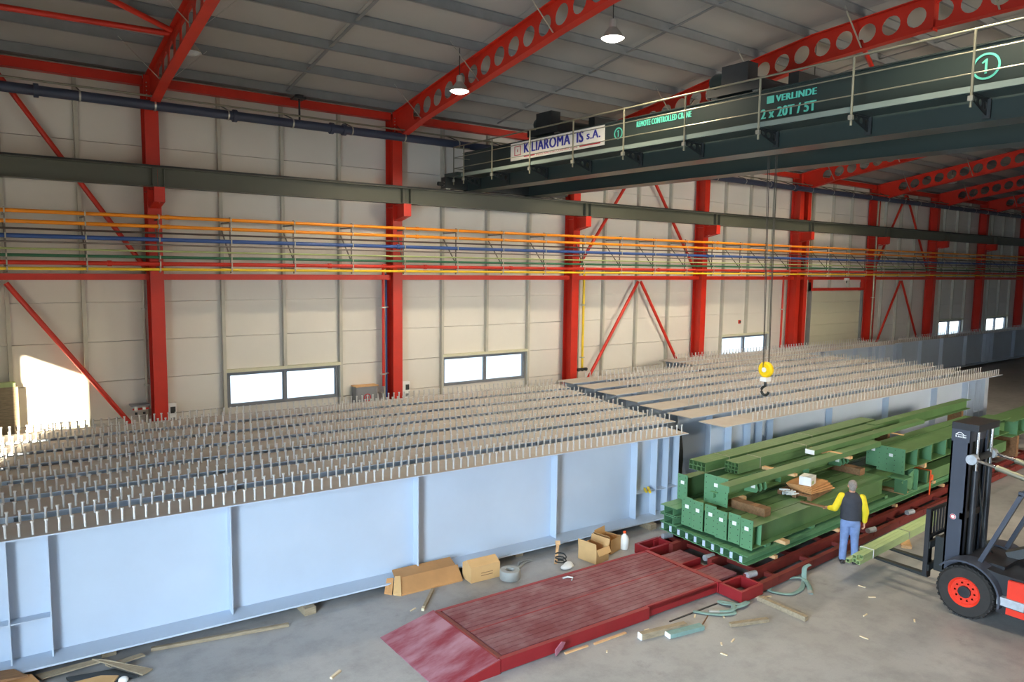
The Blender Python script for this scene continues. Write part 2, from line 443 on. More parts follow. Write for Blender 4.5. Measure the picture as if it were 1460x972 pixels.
# ------------------------------------------------------------------ red frame: columns, rafters, rails, braces
COLLAB = {1: 'red steel column between the sunlit wall patch and the long window next to the hose cabinet',
          2: 'red steel column beside the grey hose cabinet',
          3: 'red steel column with a yellow gas pipe running down next to it',
          4: 'red steel column between the crossed diagonal braces and a window with a crane hook before it',
          5: 'red steel column at the left jamb of the cream sectional door',
          6: 'red steel column at the right jamb of the cream sectional door'}
for i, x in enumerate(CX):
    if i == 0: continue
    far = i > 6
    c = thing('steel_column', COLLAB.get(i, 'red steel column in the dim far end of the hall'), 'column', (x, DC+.25, 0), 0, 'columns of the dim far end' if far else None)
    top = rz(DC)-.02
    MB().box(x-.17, x+.17, DC, DC+.025, 0, top).build('front_flange', 'red', c)
    MB().box(x-.17, x+.17, DC+.475, DC+.5, 0, top).build('rear_flange', 'red', c)
    MB().box(x-.01, x+.01, DC+.025, DC+.475, 0, top).build('web', 'red', c)
    MB().box(x-.22, x+.22, DC-.05, DC+.55, 0, .03).build('base_plate', 'red', c)
    MB().box(x-.13, x+.13, 21.02, DC, 7.89, 7.92).box(x-.012, x+.012, 21.06, DC, 7.5, 7.89).box(x-.13, x+.13, 21.03, 21.05, 7.56, 7.89).prism([(x-.13, 21.03, 7.54), (x+.13, 21.03, 7.54), (x+.13, DC, 7.4), (x-.13, DC, 7.4)], (0, 0, .02)).build('corbel', 'red', c)
    MB().box(x-.165, x-.01, DC+.03, DC+.47, 7.84, 7.86).box(x+.01, x+.165, DC+.03, DC+.47, 7.84, 7.86).box(x-.165, x-.01, DC+.03, DC+.47, 10.2, 10.22).box(x+.01, x+.165, DC+.03, DC+.47, 10.2, 10.22).build('web_stiffener', 'red', c)
    if i < 5:
        bo = MB()
        for k in range(7):
            for s in (-.1, .1): bo.cyl((x+s, DC-.018, 10.05+.1*k), (x+s, DC, 10.05+.1*k), .016, 6)
        bo.build('bolt_row', 'steel', c)
# second column standing close beside the door column
x = 35.1
c = thing('steel_post', 'slim red steel post close beside the door jamb column', 'column', (x, DC+.2, 0))
MB().box(x-.14, x+.14, DC+.05, DC+.07, 0, 10.6).build('front_flange', 'red', c)
MB().box(x-.008, x+.008, DC+.07, DC+.4, 0, 10.6).build('web', 'red', c)
MB().box(x-.14, x+.14, DC+.4, DC+.42, 0, 10.6).build('rear_flange', 'red', c)

def rafter(i):
    x = CX[i]
    lab = {1: 'red cellular roof rafter above a dim unlit high bay lamp', 2: 'red cellular roof rafter with a lit lamp hanging below it', 3: 'red cellular roof rafter above the travelling crane'}.get(i, 'red cellular roof rafter in the dim far roof')
    r = thing('roof_rafter', lab, 'rafter', (x, DC, rz(DC)), 0, None if i < 4 else 'rafters of the dim far roof')
    ends = [y for y, _ in RT if -7.5 < y < 21]
    pts = [DC-.0] + [y for y in sorted(ends, reverse=True)] + [-8.6]
    def depth(y): return .80 + max(0, (y-20.3))*.08
    top, bot, web = MB(), MB(), MB()
    for y1, y0 in zip(pts, pts[1:]):
        for mb, zf in ((top, lambda y: rz(y)-.012), (bot, lambda y: rz(y)-depth(y)+.012)):
            a, b = Vector((x, y1, zf(y1))), Vector((x, y0, zf(y0)))
            mb.obox(a, b, .24, .024)
    ny = 58; y = 20.75; step = .62
    fn = lambda s, h, o: (x+o, s, rz(s)-.02-(depth(s)-.04)*(1-h))
    web.prism([fn(DC, 0, -.008), fn(DC, 1, -.008), fn(y, 1, -.008), fn(y, 0, -.008)], (.016, 0, 0))
    while y > -8:
        if y > (2 if i < 5 else 8):
            web.holed(lambda s, h, o: fn(s, h, o), y-step, y, 0, 1, .016, 1)if False else cell(web, fn, y-step, y)
        else:
            web.prism([fn(y-step, 0, -.008), fn(y-step, 1, -.008), fn(y, 1, -.008), fn(y, 0, -.008)], (.016, 0, 0))
        y -= step
    top.build('top_flange', 'red', r); bot.build('bottom_flange', 'red', r); web.build('holed_web', 'red', r)
    for yp in PUR[1:]:
        if yp < 3: break
        z = rz(yp)
        MB().box(x-.06, x+.06, yp+.045, yp+.06, z, z+.2).build('purlin_cleat', 'red', r)
    for k, yp in enumerate(PUR[1:]):
        if yp < 5 or k % 2: continue
        MB().obox((x-.1, yp, rz(yp)-depth(yp)+.04), (x-1.0, yp, rz(yp)+.1), .04, .01).obox((x+.1, yp, rz(yp)-depth(yp)+.04), (x+1.0, yp, rz(yp)+.1), .04, .01).build('fly_brace', 'steel', r)
    MB().box(x-.013, x+.013, 5.3, 5.33, rz(5.3)-.8, rz(5.3)-.02).build('splice_plate', 'red', r)
    MB().box(x-.12, x+.12, 8.82, 8.85, rz(8.8)-.84, rz(8.8)+.08).build('splice_plate', 'red', r)
def cell(web, fn, y0, y1, n=16):
    """one hole of the cellular beam, worked out in metres and then mapped to (s, h 0..1)"""
    H = .76; W_ = y1-y0
    g = lambda s, h, o: fn(y0+s, h/H, o)
    web.holed(g, 0, W_, 0, H, .016, .235, n)
for i in range(1, 9): rafter(i)

for i in range(len(CX)-1):
    a, b = (CX[i] if i else XL), CX[i+1]
    far = i >= 6
    g = lambda s: s+' in the dim far end' if far else s
    place_words = {0: 'by the sunlit wall patch', 1: 'above the long window next to the hose cabinet', 2: 'above the window between hose cabinet and yellow pipe', 3: 'over the crossed braces', 4: 'behind the crane hook ropes', 5: 'over the cream sectional door'}
    lw_ = place_words.get(i)
    MB_ = MB().box(a+.172, b-.172, DC+.16, DC+.34, 5.5, 5.51).box(a+.172, b-.172, DC+.16, DC+.34, 5.65, 5.66).box(a+.172, b-.172, DC+.15, DC+.165, 5.5, 5.66)
    tag(MB_.build('wall_rail', 'red'), ('red horizontal wall rail ' + lw_) if lw_ else 'red horizontal wall rail in the dim far end', 'rail', 'wall rails of the far end' if far else None)
    MB_ = MB().box(a+.172, b-.172, DC+.12, DC+.36, 10.6, 10.615).box(a+.172, b-.172, DC+.12, DC+.36, 10.815, 10.83).box(a+.172, b-.172, DC+.115, DC+.13, 10.6, 10.83)
    tag(MB_.build('eave_beam', 'red'), ('red eave beam ' + {0: 'over the wall by the sunlit patch', 1: 'over the long window next to the hose cabinet', 2: 'over the window between hose cabinet and yellow pipe', 3: 'over the crossed braces', 4: 'over the window behind the hook ropes', 5: 'over the cream sectional door'}[i]) if lw_ else 'red eave beam in the dim far end', 'beam', 'eave beams of the far end' if far else None)
def brace(p0, p1, label, grp=None):
    tag(MB().cyl(p0, p1, .065, 12).build('diagonal_brace', 'red', smooth=True), label, 'brace', grp)
yb = DC+.3
for i, nm in ((0, 'by the sunlit wall patch'), (3, 'between two plain wall bays'), (6, 'in the dim bay past the sectional door')):
    a, b = CX[i], CX[i+1]; m = (a+b)/2 if i else .75
    for tgt, side in ((a, 'rising right'), (b, 'falling right')):
        if i == 0 and tgt == a: tgt = -2.4
        e = tgt + (.18 if tgt == a else -.18)
        nx = 'leaning one way' if tgt == a else 'leaning the other way'
        brace((m + (.08 if tgt == b else -.08), yb, 5.42), (e + (-.35 if i == 0 and tgt == b else 0), yb, 1.3 if i == 0 else .25), 'red lower diagonal brace %s, %s' % (nm, side))
        brace((m + (.08 if tgt == b else -.08), yb, 10.52), (e, yb, 5.75), 'red upper diagonal brace %s, %s' % (nm, side))
# roof braces in the bay by the sunlit patch
brace((4.08, 18.9, rz(18.9)-.12), (-3.0, 19.3, rz(19.3)-.12), 'red horizontal roof strut in the bay over the sunlit patch')
brace((4.08, 18.75, rz(18.75)-.1), (-3.0, 14.0, rz(14)-.12), 'red slanting roof brace in the bay over the sunlit patch')
brace((19.4, 10.8, rz(10.8)-.5), (26.7, 13.6, rz(13.6)-.5), 'red slanting roof brace behind the crane girder')

# ------------------------------------------------------------------ crane runway beams
def runway(a, b, y, lab, grp=None):
    r = thing('runway_beam', lab, 'beam', ((a+b)/2, y, 7.92), 0, grp)
    MB().box(a+.005, b-.005, y-.15, y+.15, 7.92, 7.945).build('bottom_flange', 'runway', r)
    MB().box(a+.005, b-.005, y-.15, y+.15, 8.40, 8.425).build('top_flange', 'runway', r)
    MB().box(a+.005, b-.005, y-.01, y+.01, 7.945, 8.40).build('web', 'runway', r)
    for x in (a+.14, b-.14): MB().box(x-.008, x+.008, y-.14, y-.01, 7.945, 8.40).box(x-.008, x+.008, y+.01, y+.14, 7.945, 8.40).build('stiffener', 'runway', r)
    MB().box(a, b, y-.03, y+.03, 8.425, 8.485).build('crane_rail', 'dark', r)
RWL = ['olive grey crane runway beam over the sunlit wall patch', 'olive grey crane runway beam over the long window next to the hose cabinet', 'olive grey crane runway beam carrying the end of the crane', 'olive grey crane runway beam over the crossed braces', 'olive grey crane runway beam behind the hook ropes', 'olive grey crane runway beam over the sectional door']
for i in range(len(CX)-1):
    runway(CX[i] if i else XL, CX[i+1], 21.2, RWL[i] if i < 6 else 'olive grey crane runway beam in the dim far end', None if i < 6 else 'runway beams of the far end')
runway(6, 26, -6.0, 'olive grey crane runway beam on the front side of the hall')
for x in (8, 16, 24):
    tag(MB().ibeam((x, -6.4, 0), (x, -6.4, 7.86), .5, .34, up=(0, 1, 0)).box(x-.15, x+.15, -6.2, -5.8, 7.7, 7.915).build('steel_column', 'red'), 'red steel column under the front runway beam', 'column', 'front columns')

# ------------------------------------------------------------------ pipes along the back wall
def pipe(y, z, r, m, lab, x0=XL, x1=XR, joints=(), n=10):
    p = thing('wall_pipe', lab, 'pipe', ((x0+x1)/2, y, z))
    MB().cyl((x0, y, z), (x1, y, z), r, n).build('tube', m, p, smooth=True)
    for x in joints: MB().cyl((x-.05, y, z), (x+.05, y, z), r*1.35, n).build('coupling', m, p, smooth=True)
yp = 21.25
pipe(yp, 7.16, .048, 'orange', 'upper orange pipe of the wall pipe rack', joints=(4.4, 11.9, 19.6, 27.2, 34.7))
pipe(yp, 6.91, .048, 'orange', 'lower orange pipe of the wall pipe rack', joints=(4.4, 11.9, 19.6, 27.2, 34.7))
pipe(yp, 6.74, .026, 'brown', 'thin dark brown pipe between the orange and blue pipes')
pipe(yp, 6.57, .055, 'blue', 'blue pipe of the wall pipe rack', joints=(11.2, 26.5))
pipe(yp, 6.43, .024, 'grey', 'thin grey pipe under the blue pipe')
pipe(yp, 6.265, .026, 'ltgreen', 'thin pale green pipe of the wall pipe rack')
pipe(yp, 6.11, .038, 'pgreen', 'dark green pipe of the wall pipe rack')
pipe(yp, 5.935, .055, 'red', 'red pipe of the wall pipe rack', joints=(3.0, 8.9, 10.7, 12.2, 15.7, 23.4))
pipe(yp, 5.79, .038, 'yellow', 'yellow pipe, lowest of the wall pipe rack')
p = 21.25
pipe(p, 10.0, .125, 'navy', 'thick slate blue pipe under the eave', joints=(1.6, 6.2, 9.0, 9.4, 17.0, 31, 33), n=16)
pipe(p-.05, 10.22, .028, 'rail', 'thin pale conduit above the slate blue pipe')
bx = sorted([x for i in range(0, 9) for x in bayposts(i)] + CX[1:])
CLAMP = {}
for r in (.056, .063, .046):
    CLAMP[r] = MB().box(-.016, .016, -r-.002, .06, -r-.004, -r+.006).box(-.016, .016, -r-.002, .06, r-.006, r+.004).box(-.016, .016, -r-.008, -r-.002, -r-.004, r+.004).mesh('clamp', 'post')
for x in bx:
    col = x in CX
    y1 = DC if col else YW-.16
    b = thing('pipe_bracket', 'steel upright bracket clamping the coloured pipes to a column' if col else 'steel upright bracket clamping the coloured pipes to a wall post', 'bracket', (x, yp, 5.7), 0, 'pipe brackets on columns' if col else 'pipe brackets on wall posts')
    MB().box(x-.016, x+.016, yp+.06, yp+.09, 5.7, 7.24).build('upright', 'grey', b)
    MB().obox((x, yp+.1, 7.1), (x, y1, 7.1), .04, .04).obox((x, yp+.1, 5.85), (x, y1, 5.85), .04, .04).obox((x, yp+.1, 6.1), (x, y1, 6.9), .03, .03).build('arm', 'grey', b)
    for z, r in ((7.16, .056), (6.91, .056), (6.57, .063), (6.11, .046), (5.935, .063), (5.79, .046)):
        place('clamp', CLAMP[r], b, (0, 0, z-5.7))
    h = thing('pipe_hanger', 'small steel hanger holding the slate blue eave pipe', 'hanger', (x, p, 10), 0, 'hangers of the slate blue eave pipe')
    MB().lathe([(.13, -.02), (.14, -.02), (.14, .02), (.13, .02)], (x, p, 10.0), 'x', 16, True).build('ring', 'steel', h)
    MB().obox((x, p, 10.13), (x, y1, 10.42), .025, .025).build('arm', 'dark', h)
# black spotlight bracket under the eave
h = thing('eave_fitting', 'black mushroom shaped fitting on a rod below the eave', 'fitting', (8.05, 21.3, 10.3))
MB().cyl((8.05, 21.3, 10.12), (8.05, 21.3, 10.72), .03, 8).build('rod', 'dark', h)
MB().box(7.88, 8.22, 21.2, 21.55, 10.72, 10.78).cyl((8.05, 21.3, 10.78), (8.05, 21.3, 10.83), .13, 12).build('head', 'dark', h)

# vertical pipes and boxes at the columns
def drop(name, x, y, z0, z1, r, m, lab, clamps=()):
    t = thing(name, lab, 'pipe', (x, y, z0))
    MB().cyl((x, y, z0), (x, y, z1), r, 10).build('tube', m, t, smooth=True)
    for z in clamps: MB().box(x-r-.03, x+r+.03, y-r-.015, y+r+.02, z-.02, z+.02).build('clamp', 'steel', t)
drop('drop_pipe', 11.0, 21.9, 2.0, 5.9, .045, 'red', 'red pipe dropping to the grey hose cabinet', (4.6, 2.4))
drop('conduit', 11.09, 22.0, .6, 5.7, .03, 'post', 'pale conduit between the red drop pipe and a red column', (4.6, 2.4))
drop('conduit', 11.18, 22.05, .6, 5.7, .035, 'blue', 'thin blue conduit hugging the column by the hose cabinet', (4.6, 2.4))
drop('conduit', 3.93, 22.2, .8, 7.0, .035, 'post', 'grey conduit beside the column by the valve group', (4.7, 2.6))
drop('drop_pipe', 19.80, 21.9, 1.9, 5.75, .05, 'yellow', 'yellow pipe dropping beside a red column', (4.5, 2.4))
drop('conduit', 19.62, 21.95, 1.2, 5.75, .03, 'post', 'grey conduit next to the yellow drop pipe', (4.5, 2.4))
drop('conduit', 41.7, 21.6, 0, 10.0, .05, 'rail', 'tall pale conduit at the right jamb of the sectional door', (4.5, 7))
drop('drop_pipe', 33.5, 22.0, .4, 5.7, .05, 'red', 'slim red riser pipe before the sectional door column', (4, 2))
drop('conduit', 35.75, 22.0, 5.4, 10.0, .03, 'rail', 'thin pale conduit beside the slim red post', (8,))
hc = thing('hose_cabinet', 'grey fire hose cabinet with red reel mark on the wall', 'cabinet', (10.4, 22.1, 1.3))
MB().box(10.05, 10.8, 21.95, 22.28, 1.28, 2.02).build('body', 'cabinet', hc)
MB().box(10.08, 10.77, 21.93, 21.95, 1.31, 1.99).build('door', 'cabinet', hc)
rm = MB().lathe([(.10, 0), (.13, 0), (.13, .006), (.10, .006)], (10.43, 21.922, 1.66), 'y', 18, True).lathe([(.02, 0), (.05, 0), (.05, .006), (.02, .006)], (10.43, 21.922, 1.66), 'y', 14, True)
rm.box(10.33, 10.53, 21.922, 21.928, 1.50, 1.53).box(10.415, 10.445, 21.922, 21.928, 1.53, 1.72)
rm.build('reel_mark', 'signred', hc)
MB().box(10.02, 10.83, 21.9, 22.28, 2.02, 2.05).build('top_cover', 'wood', hc)
for x, lab in ((11.74, 'white socket box on the column by the hose cabinet'), (4.42, 'white socket box on the column by the valve group')):
    s = thing('socket_box', lab, 'socket box', (x, 21.86, 1.5))
    MB().box(x-.13 if x > 5 else x-.055, x+.16, 21.75, 21.9, 1.5, 2.1).build('housing', 'white', s)
    MB().box(x, x+.13, 21.735, 21.75, 1.82, 2.0).build('socket_cover', 'dark', s)
    MB().box(x, x+.13, 21.74, 21.75, 1.6, 1.7).build('flap', 'cabinet', s)
v = thing('valve_group', 'small red and white valves beside a red column', 'valve', (3.7, 21.9, 1.9))
for k, x in enumerate((3.58, 3.78)):
    MB().cyl((x, 21.85, 1.98), (x, 21.85, 2.06), .045, 10).build('valve_body', 'white', v)
    MB().cyl((x, 21.85, 1.86), (x, 21.85, 1.92), .035, 10).build('valve_wheel', 'dark', v)
MB().cyl((3.5, 21.88, 2.0), (3.9, 21.88, 2.0), .025, 8).build('pipe_piece', 'red', v)
MB().box(3.48, 3.95, 21.92, 22.28, 2.06, 2.1).build('shelf', 'cabinet', v)
v = thing('electric_cabinet', 'grey cabinet on the wall beside the sunlit patch', 'cabinet', (.6, 22.1, 0))
MB().box(-.2, .95, 21.8, 22.12, 1.3, 2.86).build('body', 'greywood', v)
MB().box(-.15, .9, 21.82, 22.1, 2.86, 2.96).build('cover', 'palegreen', v)
v = thing('wall_box', 'small white box over the sectional door', 'box', (39.1, 21.85, 5.5))
MB().box(38.98, 39.26, 21.7, 21.9, 5.46, 5.6).build('housing', 'white', v)
MB().cyl((39.12, 21.78, 5.32), (39.12, 21.78, 5.46), .03, 8).build('stem', 'dark', v)
v = thing('manifold', 'dark valve manifold at the foot of the yellow pipe', 'valve', (19.8, 21.9, 1.8))
MB().cyl((19.5, 21.88, 1.92), (20.0, 21.88, 1.92), .06, 10).build('pipe_piece', 'dark', v)
for x in (19.55, 19.75, 19.95): MB().cyl((x, 21.8, 1.92), (x, 21.86, 1.92), .07, 10).build('valve_wheel', 'dark', v)
tag(MB().cyl((26.2, 20.0, 0), (26.2, 20.0, .01), .01, 6).cyl((30.3, 22.26, 3.45), (30.3, 22.14, 3.45), .06, 10).build('alarm_button', 'red'), 'small red button on the wall above a window', 'button') if False else None
ab = thing('alarm_button', 'small red button on the wall above a window', 'button', (30.4, 22.2, 3.4))
MB().box(30.34, 30.48, 22.25, 22.3, 3.35, 3.53).build('plate', 'red', ab)
MB().cyl((30.41, 22.21, 3.44), (30.41, 22.25, 3.44), .04, 10).build('knob', 'dark', ab)

# ------------------------------------------------------------------ high bay lamps
def highbay(x, y, z, on, lab, grp=None, watt=900):
    l = thing('high_bay_lamp', lab, 'lamp', (x, y, z), 0, grp)
    MB().lathe([(.09, .24), (.12, .20), (.2, .1), (.27, .0), (.262, .0), (.19, .1), (.1, .2)], (x, y, z), 'z', 24).build('reflector', 'lampalu', l, smooth=True)
    MB().lathe([(.0, .42), (.07, .41), (.09, .36), (.09, .2), (.0, .2)], (x, y, z), 'z', 16).build('gear_housing', 'lampalu', l, smooth=True)
    MB().lathe([(.0, -.075), (.12, -.06), (.21, -.025), (.255, .012), (.255, .02), (.0, .03)], (x, y, z), 'z', 24).build('diffuser', 'bulb' if on else 'plastic', l)
    MB().cyl((x, y, z+.42), (x, y, rz(y)+HP-.002), .012, 6).build('suspension', 'cable', l)
    if on:
        li = bpy.data.lights.new('lamp_light', 'SPOT'); li.energy = watt; li.color = (1.0, .84, .60)
        li.spot_size = math.radians(150); li.spot_blend = .7; li.shadow_soft_size = .22
        lo = bpy.data.objects.new('lamp_light', li); COL.objects.link(lo); lo.parent = l; lo.location = (0, 0, -.12)
highbay(4.62, 19.3, 10.98, False, 'unlit high bay lamp beside the rafter over the sunlit patch')
highbay(10.95, 17.25, 10.65, True, 'lit high bay lamp hanging beside the bottom of a red rafter near the eave', watt=1500)
highbay(11.95, 12.45, 11.1, True, 'lit high bay lamp hanging on a long flex in the open roof bay', watt=1100)
highbay(35.1, 18.55, 10.93, True, 'lit high bay lamp seen below the far crane girder', watt=800)
highbay(44.0, 18.8, 10.9, False, 'unlit high bay lamp in the dim far roof')
for x, y in ((19.9, 6.0), (12.0, 5.5), (19.9, 17.6), (27.6, 17.6), (19.9, 12.4)):
    highbay(x, y, 11.1 if y < 15 else 10.8, True, 'lit high bay lamp over the open floor or the crane', 'lit lamps over the floor', watt=1500 if y > 15 else 800)

# ------------------------------------------------------------------ travelling crane
CY0, CY1 = -6.0, 21.33
cr = thing('bridge_crane', 'dark green double girder travelling crane with handrail and lettering', 'crane', (15.2, 21.2, 8.485))
def cgirder(x0, x1, nm):
    g = MB().box(x0+.02, x1-.02, CY0, CY1, 8.5, 9.73).build(nm, 'crane', cr)
    MB().box(x0-.03, x1+.03, CY0, CY1, 8.48, 8.5).build('bottom_plate', 'crane', g)
    MB().box(x0-.02, x1+.02, CY0, CY1, 9.73, 9.755).build('top_plate', 'crane', g)
    MB().box((x0+x1)/2-.03, (x0+x1)/2+.03, CY0, CY1, 9.755, 9.8).build('trolley_rail', 'dark', g)
    return g
g1 = cgirder(13.7, 14.25, 'girder'); g2 = cgirder(16.3, 16.85, 'girder')
for y in (21.2, -6.0):
    e = MB().box(12.85, 18.0, y-.14, y+.14, 8.52, 8.88).build('end_carriage', 'dark', cr)
    for x in (13.0, 17.6): MB().lathe([(0, -.06), (.17, -.06), (.17, .06), (0, .06)], (x, y, 8.656), 'y', 16).build('wheel', 'steel', e)
    MB().cyl((12.65, y, 8.66), (12.85, y, 8.66), .07, 12).cyl((18.0, y, 8.66), (18.2, y, 8.66), .07, 12).build('buffer', 'dark', e)
MB().box(12.95, 13.7, 20.5, 21.3, 8.88, 9.0).build('end_platform', 'crane', cr)
# walkway
MB().box(13.12, 13.68, CY0, 20.9, 8.85, 8.875).build('walkway_grating', 'crane', cr)
MB().box(13.08, 13.1, CY0, 20.9, 8.86, 8.96).build('toe_plate', 'toe', cr)
PY = [20.9, 20.3, 18.72, 16.85, 15.0, 13.14, 11.24, 9.32, 7.37, 5.38, 3.4, 1.4, -.6, -2.6, -4.6]
for k, y in enumerate(PY):
    MB().cyl((13.06, y, 8.62), (13.06, y, 9.83), .022, 8).build('handrail_post', 'rail', cr)
    MB().box(13.02, 13.08, y-.04, y+.04, 8.72, 8.8).build('post_clamp', 'steel', cr)
    if k:
        br = MB(); yy = y
        fn = lambda s, h, o: (13.12+s, yy+o, 8.84-(.10+.18*s/.56)*(1-h))
        H = .2
        for q in range(3):
            s0 = .56*q/3; s1 = .56*(q+1)/3
            br.holed(lambda s, h, o: fn(s, h/H, o), s0, s1, 0, H, .014, .06, 12)
        br.box(13.12, 13.68, y-.03, y+.03, 8.83, 8.85)
        br.box(13.66, 13.69, y-.06, y+.06, 8.52, 8.84)
        br.build('walkway_bracket', 'dark', cr)
for z, r in ((9.83, .021), (9.49, .012), (9.15, .012)):
    MB().cyl((13.06, CY0, z), (13.06, 20.9, z), r, 8).cyl((13.06, 20.9, z), (13.68, 20.9, z), r, 8).build('handrail_bar', 'rail', cr, smooth=True)
# lettering on the girder face
FX = 13.705; DU, DV = (0, -1, 0), (0, 0, 1)
sg = MB().box(13.69, 13.708, 14.48, 18.62, 9.2, 9.72).build('sign_board', 'signwhite', cr, label='white company sign with blue lettering')
fx = 13.686
text_mb('K.LIAROMATIS', (fx, 17.93, 9.38), DU, DV, 2.62, .3, .02).build('sign_lettering', 'signblue', sg)
text_mb('s.A.', (fx, 15.16, 9.42), DU, DV, .52, .22, .014).build('sign_lettering', 'signblue', sg)
text_mb('INDUSTRIAL STEEL CONSTRUCTIONS', (fx, 17.35, 9.245), DU, DV, 1.82, .06).build('sign_lettering', 'signred', sg)
MB().box(fx-.002, fx, 17.42, 17.95, 9.26, 9.29).box(fx-.002, fx, 14.62, 15.45, 9.26, 9.29).build('sign_rule', 'signred', sg)
lg = MB()
for y0, y1, z0, z1 in ((18.1, 18.42, 9.34, 9.36), (18.1, 18.42, 9.6, 9.62), (18.1, 18.13, 9.36, 9.6), (18.39, 18.42, 9.36, 9.6), (18.24, 18.28, 9.44, 9.52)):
    lg.box(fx-.002, fx, y0, y1, z0, z1)
lg.build('sign_emblem', 'signred', sg)
def circled(y, z, r, tw):
    lathe = MB().lathe([(r-.03 if r < .2 else r-.035, 0), (r, 0), (r, .004), (r-.03, .004)], (FX-.004, y, z), 'x', 28, True)
    lathe.build('number_ring', 'teal', g1)
    k = r*1.1; yy = y
    P_ = [(-.08, -.5), (.08, -.5), (.08, .5), (-.03, .5), (-.30, .28), (-.22, .2), (-.08, .3)]
    MB().prism([(FX-.006, yy-a_*k, z+b_*k) for a_, b_ in P_], (.002, 0, 0)).build('number', 'teal', g1)
circled(13.98, 9.43, .15, .09)
circled(5.45, 9.38, .215, .14)
text_mb('REMOTE CONTROLLED CRANE', (FX-.004, 13.33, 9.49), DU, DV, 1.72, .14, .01).build('girder_lettering', 'teal', g1)
text_mb('VERLINDE', (FX-.004, 9.38, 9.46), DU, DV, .9, .13, .012).build('girder_lettering', 'teal', g1)
MB().box(FX-.006, FX-.002, 9.43, 9.6, 9.45, 9.6).build('maker_emblem', 'teal', g1)
text_mb('2 x 20T / 5T', (FX-.004, 9.72, 9.15), DU, DV, 1.24, .2, .014).build('girder_lettering', 'teal', g1)
# hoist trolleys
def trolley(yc, lab):
    t = thing('hoist_trolley', lab, 'hoist', (15.2, yc, 9.8))
    MB().box(13.85, 16.7, yc-.7, yc-.5, 9.86, 10.06).box(13.85, 16.7, yc+.5, yc+.7, 9.86, 10.06).box(13.85, 14.1, yc-.5, yc+.5, 9.86, 10.02).box(16.45, 16.7, yc-.5, yc+.5, 9.86, 10.02).build('frame', 'dark', t)
    MB().cyl((14.25, yc, 10.12), (16.2, yc, 10.12), .24, 20).build('rope_drum', 'dark', t, smooth=True)
    MB().box(13.9, 14.25, yc-.35, yc+.35, 9.95, 10.5).build('gearbox', 'dark', t)
    MB().lathe([(0, -.3), (.19, -.28), (.2, .2), (.16, .3), (0, .3)], (14.5, yc+.75, 10.35), 'y', 16).build('motor', 'crane', t, smooth=True)
    MB().box(15.3, 16.2, yc-.68, yc-.42, 10.06, 10.45).build('control_box', 'dark', t)
    for x in (13.97, 16.57):
        for y in (yc-.55, yc+.55): MB().lathe([(0, -.05), (.1, -.05), (.1, .05), (0, .05)], (x, y, 9.9), 'x', 14).build('wheel', 'steel', t)
trolley(10.6, 'dark hoist trolley with rope drum above the lifting capacity lettering')
trolley(17.3, 'dark hoist trolley above the white company sign')
hk = thing('crane_hook', 'yellow crane hook block hanging on steel ropes over the girders', 'hook', (15.2, 10.33, 3.1))
for dx, dy in ((-.12, 0), (-.06, .02), (.06, -.02), (.12, 0)):
    MB().cyl((15.2+dx, 10.33+dy, 3.7), (15.2+dx*1.6, 10.45+dy, 9.86), .008, 6).build('rope', 'cable', hk)
MB().lathe([(0, -.07), (.15, -.07), (.19, -.03), (.19, .03), (.15, .07), (0, .07)], (15.2, 10.33, 3.64), 'x', 20).build('sheave_block', 'hookyellow', hk, smooth=True)
MB().box(15.1, 15.3, 10.25, 10.41, 3.36, 3.46).build('crosshead', 'white', hk)
MB().lathe([(0, -.085), (.06, -.085), (.06, .085), (0, .085)], (15.2, 10.33, 3.64), 'x', 12).build('axle_cap', 'white', hk)
pts = [(15.2, 10.33, 3.38), (15.2, 10.33, 3.24)] + [(15.2, 10.33+.1*math.cos(t)-.0, 3.13+.1*math.sin(t)) for t in [math.pi*.5-k*math.pi*1.45/10 for k in range(1, 11)]]
MB().path(pts, .032, 8).build('hook', 'dark', hk, smooth=True)

# ------------------------------------------------------------------ steel bridge girders with shear studs
def stud_mb(n):
    return MB().lathe([(.0175, 0), (.0175, .178), (.026, .18), (.026, .205), (0, .205)], (0, 0, 0), 'z', n)
STUD = stud_mb(8).mesh('shear_stud', 'stud', True)
SV = stud_mb(5)
def girder(label, loc, rot, L, stiff, studs, single, grp=None, mids=(), back=True, hz=1.97):
    """plate girder: x along, flange half width .46; studs = (x0, x1, pitch)"""
    g = thing('bridge_girder', label, 'girder', loc, rot, grp)
    B = dict(parent=g, world=False)
    MB().box(0, L, -.46, .46, 0, .03).build('bottom_flange', 'girder', **B)
    MB().box(.02, L-.02, -.008, .008, .03, hz-.03).build('web', 'girder', **B)
    tf = MB().box(0, L, -.46, .37, hz-.022, hz).build('top_flange', 'flange', **B)
    MB().box(0, L, -.462, -.46, hz-.022, hz-.002).build('painted_edge', 'girder', parent=tf, world=False)
    for x in stiff:
        MB().box(x-.01, x+.01, -.215, -.008, .03, hz-.03).build('stiffener', 'girder', **B)
        if back: MB().box(x-.01, x+.01, .008, .215, .03, hz-.03).build('stiffener', 'girder', **B)
    for x0, x1, z in mids: MB().box(x0, x1, -.2, -.008, z, z+.02).build('gusset_plate', 'girder', **B)
    if studs:
        x0, x1, p = studs; n = int((x1-x0)/p)+1
        if single:
            for yy in (-.36, .27):
                for k in range(n): place('shear_stud', STUD, g, (x0+k*p, yy, hz), (random.uniform(-.02, .02), random.uniform(-.03, .03), 0))
        else:
            mb = MB()
            for yy in (-.36, .27):
                for k in range(n):
                    lx, ly = random.uniform(-.004, .004), random.uniform(-.004, .004)
                    mb.add([(a+x0+k*p+lx*c*5, b+yy+ly*c*5, c+hz) for a, b, c in SV.v], SV.f)
            o = mb.build('shear_studs', 'stud', parent=g, world=False); o['kind'] = 'stuff'
    return g
ANG = math.atan2(11.31-12.15, 13.77-.23)
